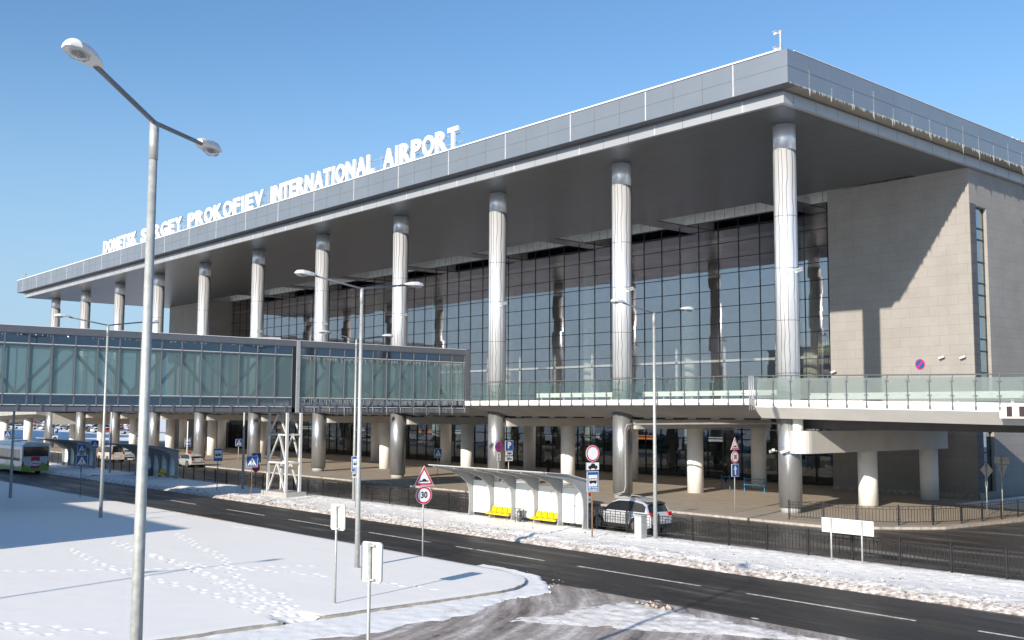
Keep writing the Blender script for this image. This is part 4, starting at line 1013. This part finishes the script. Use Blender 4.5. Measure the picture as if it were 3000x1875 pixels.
# bus shelters
def shelter(label, x0, x1, seats=True, rz=0):
    L = x1 - x0; t_ = thing('bus_shelter', label, 'bus shelter', (x0, -16.7, 0), group='curved bus shelters on the median')
    n = 5; sp = L / n
    prof = [(.06, 0), (-.28, 0), (-.22, .8), (-.26, 1.55), (-.42, 1.95), (-.9, 2.35), (-1.7, 2.68), (-2.9, 2.94), (-2.9, 3.0), (-1.5, 2.84), (.06, 2.46)]
    fm = MB().prism(prof, YZ, -.05, .05); edge = MB().box(-.055, .06, 0, .055, .09, 2.5)
    f0 = build('frame', fm, M['shelter'], None, world=False); e0 = build('edge_strip', edge, M['white'], f0, world=False)
    fp = MB(); fp.box(-.14, -.3, 0, .14, .1, .03); build('foot_plate', fp, M['white'], f0, world=False)
    f0.parent = t_; f0.location = (0, 0, 0)
    for i in range(1, n + 1): dup(f0, t_, (i * sp, 0, 0))
    pn = MB().box(.07, .02, .28, sp - .07, .05, 2.12); pe = MB()
    for z in (.27, 1.18, 2.12): pe.box(.06, -.0, z - .015, sp - .06, .06, z + .015)
    p0 = build('back_panel', pn, pm('milk_panel', (.74, .78, .76), .3, var=.03) if 'mp' not in SB else SB['mp'], None, world=False); SB['mp'] = p0.data.materials[0]
    build('panel_rail', pe, M['greyplate'], p0, world=False); p0.parent = t_
    for i in range(1, n): dup(p0, t_, (i * sp, 0, 0))
    rp_ = [(.15, 2.47), (-1.5, 2.86), (-2.97, 3.02), (-2.97, 3.06), (-1.5, 2.92), (.15, 2.53)]
    build('roof', MB().prism(rp_, YZ, -.35, L + .12), M['shelter'], t_, world=False)
    rs = MB(); rs.prism([(.16, 2.535), (-1.5, 2.925), (-3.0, 3.065), (-3.0, 3.09), (-1.5, 2.96), (.16, 2.57)], YZ, -.4, L + .17); build('roof_snow', rs, M['signwhite'], t_, world=False)
    rb_ = MB()
    for k in range(10): rb_.prism([(-.6, 2.64), (-2.6, 2.965), (-2.6, 2.945), (-.6, 2.62)], YZ, k * L / 10 + .4, k * L / 10 + .7)
    build('roof_rib', rb_, M['greyplate'], t_, world=False)
    if seats:
        for k in ((1, 3) if L > 8 and seats == 2 else (3,)):
            bx = MB().box(k * sp - .05, -.52, .30, k * sp + sp + .05, -.44, .40); bm = build('seat_row', bx, M['yellow'], t_, world=False)
            s0 = MB(); vs = []; fs = []
            pr = [(-.50, .40), (-.42, .43), (-.22, .40), (-.16, .44), (-.12, .6), (-.11, .74)]; ws_ = [.19, .21, .21, .21, .20, .12]
            for (yy, zz), w_ in zip(pr, ws_):
                for u_ in (-1, -.6, 0, .6, 1): vs.append((u_ * w_, yy, zz + .03 * abs(u_) ** 2))
            for i in range(len(pr) - 1):
                for j in range(4): a = i * 5 + j; fs.append((a, a + 1, a + 6, a + 5))
            off = len(vs); vs += [(v[0], v[1] + .03, v[2] - .03) for v in vs]; fs += [tuple(q + off for q in f)[::-1] for f in fs]
            s0.add(vs, fs); so_ = build('seat', s0, M['yellow'], bm, smooth=True, world=False); so_.location = (k * sp + .28, 0, 0)
            for q in range(1, 4): c = so_.copy(); COL.objects.link(c); c.parent = bm; c.location = (k * sp + .28 + q * .47, 0, 0)
    return t_
shelter('sunlit bus shelter with white panels and two yellow seat rows beside the silver car', -10.65, -1.2, 2)
shelter('shaded bus shelter right of the cream estate car with one yellow seat row', -61.5, -52.5, 1)
shelter('shaded bus shelter directly behind the city bus', -82.5, -73.0, 1)
def bin_(label, x, y):
    t_ = thing('litter_bin', label, 'litter bin', (x, y, 0)); f = MB()
    for dx in (-.2, .2):
        f.box(dx - .015, -.15, 0, dx + .015, -.12, .78); f.box(dx - .015, .12, 0, dx + .015, .15, .78)
    f.box(-.22, -.16, .76, .22, .16, .79); f.box(-.2, -.14, .42, .2, .14, .45); build('stand', f, M['darkmetal'], t_, world=False)
    b = MB(); b.tube([(0, 0, .12), (0, 0, .68)], [.15, .18], 14); build('bucket', b, M['steel'], t_, smooth=True, world=False)
bin_('dark litter bin between the two yellow seat rows', -5.95, -17.15)
bin_('dark litter bin in the shaded shelter beside its seats', -57.3, -17.2)
cb_ = thing('utility_cabinet', 'pale grey metal utility cabinet beside the lamp pole behind the silver car', 'cabinet', (3.25, -17.35, 0))
build('housing', MB().box(3.0, -17.6, 0, 3.45, -17.2, 1.12), M['galv'], cb_); build('lid', MB().box(2.97, -17.63, 1.12, 3.48, -17.17, 1.16), M['greyplate'], cb_)
build('door', MB().box(3.04, -17.612, .08, 3.41, -17.602, 1.06), M['lampwhite'], cb_)
def barrier(label, x, y, rz, L):
    t_ = thing('pipe_barrier', label, 'barrier', (x, y, 0), rz); m_ = MB()
    for a in (0, L): build('upright', MB().tube([(a, 0, 0), (a, 0, 1.12)], .035, 8), M['bluepaint'], t_, world=False)
    r_ = MB()
    for z in (.55, 1.0): r_.tube([(.03, 0, z), (L - .03, 0, z)], .028, 8)
    build('crossbar', r_, M['bluepaint'], t_, world=False)
barrier('low blue pipe barrier under the viaduct left of the nearest column', -12.4, 12.1, 0.1, 1.75); barrier('short blue pipe barrier left of the longer one', -15.2, 12.9, 0.1, .75)
tp = thing('thin_pole', 'thin white pole standing by the hatchback taxi', 'pole', (-76, -5.4, 0)); build('shaft', MB().tube([(-76, -5.4, 0), (-76, -5.4, 4.9)], .06, 10), M['white'], tp, smooth=True)

# ================================================================== VEHICLES
def car(label, x, y, rz, paintmat, L=4.4, W=1.78, H=1.5, kind='hatch', z=-.12, name='parked_car', cat='car', grp='cars', detail=True, rails=False, taxi=False, tiny=False):
    """nose towards local -X, origin at centre of the wheelbase on the road"""
    t_ = thing(name, label, cat, (x, y, z), rz, grp)
    a = L / 2; k = H / 1.5
    if kind == 'suv':
        top = [(-a, .62), (-a + .1, .82), (-a + .55, .96), (-a + 1.12, 1.06), (-a + 1.75, 1.50), (-a + 2.25, 1.64), (-a + 3.2, 1.66), (-a + 3.95, 1.56), (-a + 4.2, 1.42), (-a + 4.40, 1.05), (a - .02, .88), (a, .60)]
    elif kind == 'wagon':
        top = [(-a, .6), (-a + .08, .8), (-a + .5, .95), (-a + 1.0, 1.02), (-a + 1.7, 1.55), (-a + 2.1, 1.66), (-a + 3.2, 1.7), (a - .35, 1.66), (a - .22, 1.5), (a - .08, 1.0), (a - .02, .8), (a, .5)]
    else:
        top = [(-a, .55), (-a + .08, .72), (-a + .5, .86), (-a + 1.0, .94), (-a + 1.7, 1.34), (-a + 2.15, 1.47), (-a + 2.9, 1.49), (a - .85, 1.40), (a - .45, 1.2), (a - .12, .98), (a - .02, .8), (a, .5)]
    top = [(x_, z_ * (k if kind == 'hatch' else H / (1.66 if kind == 'suv' else 1.7))) for x_, z_ in top]
    belt = {'hatch': .93 * k, 'suv': 1.06 * H / 1.66, 'wagon': 1.0 * H / 1.7}[kind]
    # refine stations
    st_ = []
    for (p, q) in zip(top[:-1], top[1:]):
        n = max(1, int((q[0] - p[0]) / .22))
        for i in range(n): st_.append((p[0] + (q[0] - p[0]) * i / n, p[1] + (q[1] - p[1]) * i / n))
    st_.append(top[-1])
    hw = W / 2
    secs = []
    for (sx_, zt) in st_:
        f = min(1, (sx_ + a) / .45, ) ; b_ = min(1, (a - sx_) / .35); tap = .80 + .20 * math.sqrt(max(0, f)) ; tap = min(tap, .84 + .16 * math.sqrt(max(0, b_)))
        w_ = hw * tap; zb = .24 + .12 * (1 - min(1, f)) + .12 * (1 - min(1, b_))
        zbelt = min(belt, zt - .02)
        cab = max(0, zt - belt); wr = w_ * (1 - .20 * min(1, cab / .5))
        sec_ = [(w_ * .93, zb), (w_ * .99, zb + .12), (w_, .55), (w_ * .995, zbelt * .82 + .1), (w_ * .95, zbelt), (wr + (w_ * .93 - wr) * .12, zt - .09 * min(1, cab / .3 + .2)), (wr * .86, zt - .015), (wr * .45, zt + .012), (0, zt + .018)]
        secs.append((sx_, sec_))
    body, gl = MB(), MB(); npt = len(secs[0][1])
    def pt(i, j, s): sx_, sc = secs[i]; return (sx_, s * sc[j][0], sc[j][1])
    for s in (1, -1):
        for i in range(len(secs) - 1):
            xm = (secs[i][0] + secs[i + 1][0]) / 2; cab = (st_[i][1] + st_[i + 1][1]) / 2 - belt
            slope = (st_[i + 1][1] - st_[i][1]) / (st_[i + 1][0] - st_[i][0] + 1e-6)
            for j in range(npt - 1):
                quad = [pt(i, j, s), pt(i + 1, j, s), pt(i + 1, j + 1, s), pt(i, j + 1, s)]
                if s < 0: quad = quad[::-1]
                side = (j == 4 and cab > .12 and abs(slope) < .45 or (j == 4 and cab > .22))
                screen = j >= 6 and cab > -.02 and ((slope > .45) or (slope < -.6 and st_[i + 1][1] > belt * .98)) and .0 < cab < 10
                if kind == 'wagon' and j >= 6 and slope < -1.2 and st_[i][1] > belt: screen = True
                (gl if (side or screen) else body).add(quad, [(0, 1, 2, 3)])
    for i in (0, len(secs) - 1):
        ring = [pt(i, j, 1) for j in range(npt)] + [pt(i, j, -1) for j in range(npt - 2, -1, -1)]; body.add(ring, [tuple(range(len(ring)))])
    under = [(-a + .3, -hw * .8, .25), (a - .3, -hw * .8, .25), (a - .3, hw * .8, .25), (-a + .3, hw * .8, .25)]; body.add(under, [(0, 1, 2, 3)])
    build('body', body, paintmat, t_, smooth=True, world=False); build('window', gl, M['carglass'], t_, smooth=True, world=False)
    # pillars
    wb = L * .58 / 2; wr_ = .34 if kind != 'suv' else .37
    for wx in (-wb - .02, wb - .05):
        for s in (1, -1):
            ar = MB(); ar.tube([(wx, s * (hw - .30), wr_), (wx, s * (hw + .008), wr_)], wr_ + .06, 24)
            if not tiny: build('wheel_arch', ar, M['black'], t_, world=False)
            w_ = MB(); w_.tube([(wx, s * (hw - .2), wr_), (wx, s * (hw + .015), wr_)], wr_, 24); wo = build('wheel', w_, M['tyre'], t_, smooth=False, world=False)
            if tiny: continue
            r_ = MB(); r_.tube([(wx, s * (hw - .05), wr_), (wx, s * (hw + .019), wr_)], wr_ * .66, 20)
            rr_ = build('rim', r_, M['steel'], wo, world=False)
            if detail:
                sp_ = MB()
                for q in range(5):
                    an = q * 2 * math.pi / 5 + .3; sp_.bar((wx, s * (hw + .024), wr_), (wx + math.cos(an) * wr_ * .64, s * (hw + .024), wr_ + math.sin(an) * wr_ * .64), .07, .012, upv=(0, 1, 0))
                build('rim', sp_, M['rim'], wo, world=False)
    if tiny:
        build('roof_snow', MB().box(-.5, -hw * .7, H - .02, 1.2, hw * .7, H + .06), M['snow'], t_, world=False); return t_
    zt = belt * .86
    for s in (1, -1):
        tl = MB().box(a - .26, s * hw * .60, zt - .02, a + .0, s * (hw * .875), zt + .16); build('tail_light', tl, M['redlamp'], t_, world=False)
        if detail:
            mr = MB().box(-a + L * .30, s * (hw + .02), belt - .02, -a + L * .30 + .16, s * (hw + .18), belt + .12); build('wing_mirror', mr, M['black'], t_, world=False)
    for bp in (MB().box(a - .08, -hw * .8, .3, a + .05, hw * .8, .5), MB().box(-a - .03, -hw * .75, .3, -a + .1, hw * .75, .48)): build('bumper', bp, M['darkmetal'] if kind == 'suv' else paintmat, t_, world=False)
    build('number_plate', MB().box(a + .0, -.26, .62, a + .03, .26, .73), M['signwhite'], t_, world=False)
    if detail:
        dl_ = MB()
        for dx in (-.1, .75): dl_.box(dx - .008, -hw * 1.001, .35, dx + .008, -hw * .985, belt); dl_.box(dx - .008, hw * .985, .35, dx + .008, hw * 1.001, belt)
        build('door_gap', dl_, M['black'], t_, world=False)
        for dx in (.45, 1.25): build('door_handle', MB().box(dx - .1, -hw * 1.01, belt * .86, dx + .06, -hw * .99, belt * .86 + .03), paintmat, t_, world=False)
    if rails:
        r_ = MB()
        for s in (1, -1): r_.tube([(-.45, s * hw * .66, H + .0), (-.3, s * hw * .66, H + .07), (1.1, s * hw * .66, H + .05), (1.3, s * hw * .66, H - .03)], .022, 6)
        build('roof_rail', r_, M['galv'], t_, world=False)
        build('spoiler', MB().prism([(a - .75, H - .13), (a - .28, H - .22), (a - .28, H - .17), (a - .75, H - .08)], lambda u, v, q: (u, q, v), -hw * .68, hw * .68), M['darkmetal'], t_, world=False)
        cl_ = MB()
        for s in (1, -1): cl_.box(-a + .9, s * hw * 1.004, .24, a - .9, s * hw * .97, .42)
        build('side_cladding', cl_, M['darkmetal'], t_, world=False)
    if taxi: build('roof_light', MB().box(-.1, -.3, H - .01, .12, .1, H + .14), M['redlamp'], t_, world=False)
    return t_
silver = paint('silver_paint', (.62, .64, .68), .35); cream = paint('cream_paint', (.62, .56, .46), .1); palegrey = paint('pale_grey_paint', (.55, .55, .52), .4)
ltblue = paint('light_blue_paint', (.50, .58, .66), .3); darkred = paint('dark_red_paint', (.14, .02, .025), .4); darkp = paint('charcoal_paint', (.03, .033, .04), .4)
whitep = paint('white_car_paint', (.75, .76, .77), .1); redp = paint('red_car_paint', (.50, .04, .04), .2); navy = paint('navy_paint', (.03, .045, .10), .4); brownp = paint('brown_car_paint', (.20, .16, .13), .4)
car('dusty silver crossover parked behind the railing right of the sunlit bus shelter', -.62, -14.05, 0, silver, 4.57, 1.86, 1.70, 'suv', rails=True)
car('silver hatchback taxi with a red roof light right of the shaded shelter', -74.3, -5.75, 0, palegrey, 4.2, 1.78, 1.48, 'hatch', taxi=True)
car('cream boxy estate car left of the shaded bus shelter', -91.1, -8.4, 0, cream, 4.75, 1.85, 1.95, 'wagon')
car('pale blue hatchback just right of the cream estate car', -97.0, -4.9, 0, ltblue, 4.1, 1.7, 1.45)
car('dark red car mostly hidden behind the post of the far shelter', -86.5, -13.2, 0, darkred, 4.3, 1.75, 1.5, detail=False)
for i, (x, y, p, lab) in enumerate(((-19.3, -5.7, whitep, 'white car whose roof shows above the left bays of the sunlit shelter'), (-13.3, -6.6, palegrey, 'pale car with a dark windscreen behind the right bays of the sunlit shelter'))):
    car(lab, x, y - .4, 0, p, 4.3, 1.76, 1.45)
# parking lot far left
lot = random.Random(3)
pal = [(whitep, 'white'), (redp, 'red'), (navy, 'navy'), (darkp, 'charcoal'), (silver, 'silver'), (brownp, 'brown'), (whitep, 'white'), (palegrey, 'grey')]
c_src = {}; rn = ['nearest', 'second', 'third', 'fourth', 'fifth', 'farthest']
ordn = ['first', 'second', 'third', 'fourth', 'fifth', 'sixth', 'seventh', 'eighth', 'ninth', 'tenth', 'eleventh', 'twelfth', 'thirteenth', 'fourteenth', 'fifteenth', 'sixteenth']
for ri, Y_ in enumerate((50, 57, 76, 83, 108)):
    xa = CAM.x - (Y_ - CAM.y) * math.tan(1.312); xb = CAM.x - (Y_ - CAM.y) * math.tan(1.185); n = 16
    for j in range(n):
        if lot.random() < .16: continue
        p, cn = pal[lot.randrange(len(pal))]
        lab = '%s car in the distant car park, %s from the left in the %s row' % (cn, ordn[j], rn[ri])
        xx = xa + (xb - xa) * (j + .5 + lot.uniform(-.3, .3)) / n; yy = Y_ + lot.uniform(-.4, .4); rz = R(lot.choice((-90, 90)) + lot.uniform(-2, 2))
        if cn in c_src: dup(c_src[cn], None, (xx, yy, -.18), rz, lab)
        else: c_src[cn] = car(lab, xx, yy, rz, p, 4.4, 1.78, 1.5, z=-.18, grp='cars in the distant car park', detail=False, tiny=True)
sheet('car_park_road', [(-600, 62), (-190, 62), (-190, 70), (-600, 70)], -.19, M['slush'])
HH = thing('far_shade_block', 'unseen grey block beyond the left edge, added to shade the far snow', 'building', (-240, -40, 0))  # unseen block added to cast the shade band before the car park
build('wall', MB().box(-330, -70, 0, -192, -14, 24), M['conc'], HH); build('roof', MB().box(-330.3, -70.3, 24, -191.7, -13.7, 24.4), M['steel'], HH)
bb = thing('billboard', 'white billboard with a dark script mark standing beyond the plaza beside the left stone block', 'billboard', (-160, 30, 0))
build('board', MB().box(-161.5, 29.9, 3.1, -157.5, 30.1, 6.2), M['white'], bb); build('post', MB().box(-159.8, 29.95, 0, -159.3, 30.05, 3.1), M['steel'], bb)
s_ = MB(); s_.tube([(-160.8, 29.85, 3.9), (-160.2, 29.85, 4.3), (-159.4, 29.85, 4.2), (-158.6, 29.85, 4.5)], .07, 5); s_.tube([(-160.9, 29.85, 5.0), (-160.6, 29.85, 5.7)], .08, 5); build('mark', s_, M['black'], bb)

# city bus
BU = thing('city_bus', 'white and green city bus seen from behind in the shade at the left edge', 'bus', (-75.6, -23.6, -.12), 0)
bw, bh, bl = 1.27, 3.0, 6.0
busw = paint('bus_white', (.50, .58, .60), .05); busg = paint('bus_green', (.20, .34, .07), .05)
sec = [(-bw, .32), (-bw, 2.65), (-bw + .1, 2.88), (-bw + .35, 2.98), (bw - .35, 2.98), (bw - .1, 2.88), (bw, 2.65), (bw, .32)]
b = MB().prism(sec, YZ, -bl, bl); build('body', b, busw, BU, world=False)
g = MB(); n = 24
for s in (-1, 1):
    for i in range(n):
        xa, xb = -bl + 2 * bl * i / n, -bl + 2 * bl * (i + 1) / n; za, zb_ = (.95 + .25 * math.sin(xa * 1.1), .95 + .25 * math.sin(xb * 1.1))
        g.add([(xa, s * (bw + .006), .34), (xb, s * (bw + .006), .34), (xb, s * (bw + .006), zb_), (xa, s * (bw + .006), za)], [(0, 1, 2, 3)])
n = 10
for i in range(n):
    ya, yb = -bw + 2 * bw * i / n, -bw + 2 * bw * (i + 1) / n
    g.add([(bl + .006, ya, .34), (bl + .006, yb, .34), (bl + .006, yb, .95 + .2 * math.sin(yb * 3)), (bl + .006, ya, .95 + .2 * math.sin(ya * 3))], [(0, 1, 2, 3)])
build('green_livery', g, busg, BU, world=False)
wd = MB()
for s in (-1, 1):
    x = -bl + .3
    while x < bl - 1.0: wd.box(x, s * (bw + .004), 1.25, x + 1.30, s * (bw + .012), 2.35); x += 1.38
build('side_window', wd, M['carglass'], BU, world=False)
build('rear_window', MB().box(bl + .007, -bw + .14, 1.72, bl + .02, bw - .12, 2.66), M['carglass'], BU, world=False)
nm = MB(); tmx = textmesh('5138', .26, .002, .004); nm.add([(bl + .024, v[0] + .85, v[1] + 2.2) for v in tmx.v], tmx.f); build('fleet_number', nm, M['signwhite'], BU, world=False)
ad = MB(); ad.box(bl + .008, -.42, .55, bl + .018, .38, 1.68, 0)
ad.add([(bl + .022, .0 + .52 * math.cos(a_) - .02, 1.05 + .26 * math.sin(a_)) for a_ in [i * .3142 for i in range(20)]], [tuple(range(20))], 1)
tmx = textmesh('~~~', .4, .002, .01); ad.add([(bl + .026, v[0] * 1.1, v[1] + 1.05) for v in tmx.v], tmx.f, 2); build('rear_advert', ad, [M['red'], M['signwhite'], M['navy'] if 'navy' in M else navy], BU, world=False)
for s in (-1, 1):
    build('tail_light', MB().box(bl + .008, s * (bw - .18), .75, bl + .03, s * (bw - .04), 1.25), M['redlamp'], BU, world=False)
    for wx in (-3.6, 3.0):
        ar = MB(); ar.tube([(wx, s * (bw - .3), .5), (wx, s * (bw + .012), .5)], .56, 20); build('wheel_arch', ar, M['black'], BU, world=False)
        w_ = MB(); w_.tube([(wx, s * (bw - .3), .48), (wx, s * (bw + .02), .48)], .47, 20); wo = build('wheel', w_, M['tyre'], BU, world=False)
        w_ = MB(); w_.tube([(wx, s * (bw - .1), .48), (wx, s * (bw + .028), .48)], .25, 16); build('rim', w_, M['rim'], wo, world=False)
rfb = MB(); rfb.box(3.4, -.7, 2.98, 5.0, .6, 3.12); rfb.box(-1, -.7, 2.98, 1.2, .6, 3.2); build('roof_unit', rfb, busw, BU, world=False)
rs = MB().box(-bl + .1, -bw + .4, 2.985, bl - .1, bw - .4, 3.02); build('roof_snow', rs, M['snow'], BU, world=False)
build('bumper', MB().box(bl, -bw + .05, .3, bl + .1, bw - .05, .55), busg, BU, world=False)

# ================================================================== PEOPLE
def person(label, x, y, rz, h=1.76, stride=.2):
    me = bpy.data.meshes.new('person'); k = h / 1.76
    V_ = [(0, 0, .95), (0, 0, 1.2), (0, .0, 1.42), (0, 0, 1.52), (0, -.02, 1.64), (0, -.01, 1.76),
          (-.10, 0, .92), (-.11, -stride * .6, .5), (-.11, -stride * .4, .08), (-.11, -stride * .4 - .17, .04),
          (.10, 0, .92), (.11, stride * .2, .5), (.11, stride * .9, .10), (.11, stride * .9 - .16, .05),
          (-.19, 0, 1.42), (-.26, .05, 1.14), (-.24, -.08, .9), (-.24, -.12, .8), (.19, 0, 1.42), (.26, .02, 1.14), (.25, -.10, .92), (.25, -.14, .82)]
    E_ = [(0, 1), (1, 2), (2, 3), (3, 4), (4, 5), (0, 6), (6, 7), (7, 8), (8, 9), (0, 10), (10, 11), (11, 12), (12, 13), (2, 14), (14, 15), (15, 16), (16, 17), (2, 18), (18, 19), (19, 20), (20, 21)]
    Rr = [(.17, .12), (.17, .12), (.17, .12), (.06, .06), (.10, .11), (.07, .08), (.10, .10), (.075, .075), (.05, .05), (.04, .04), (.10, .10), (.075, .075), (.05, .05), (.04, .04), (.08, .08), (.055, .055), (.04, .04), (.035, .025), (.08, .08), (.055, .055), (.04, .04), (.035, .025)]
    me.from_pydata([tuple(c * k for c in v) for v in V_], E_, [])
    o = bpy.data.objects.new('person', me); COL.objects.link(o)
    sk = o.modifiers.new('s', 'SKIN'); o.modifiers.new('u', 'SUBSURF').levels = 1
    for i, r_ in enumerate(Rr): me.skin_vertices[0].data[i].radius = (r_[0] * k, r_[1] * k); me.skin_vertices[0].data[i].use_root = (i == 0)
    dg = bpy.context.evaluated_depsgraph_get(); m2 = bpy.data.meshes.new_from_object(o.evaluated_get(dg)); o.modifiers.clear(); o.data = m2
    m2.materials.clear(); m2.materials.append(M['cloth_dark']); m2.materials.append(M['skin'])
    for p_ in m2.polygons:
        c = p_.center; p_.material_index = 1 if (1.50 * k < c.z < 1.70 * k) or (c.z < .86 * k and abs(c.x) > .2 * k and c.z > .7 * k) else 0; p_.use_smooth = True
    o.location = (x, y, 0); o.rotation_euler = (0, 0, rz); tag(o, label, 'person'); return o
person('person in dark clothes walking under the viaduct behind the sunlit shelter', -37.6, 14.66, R(70))
person('dark figure standing in the shade near the entrance behind the one-way sign', -19.4, 18.9, R(100), 1.78, .05)
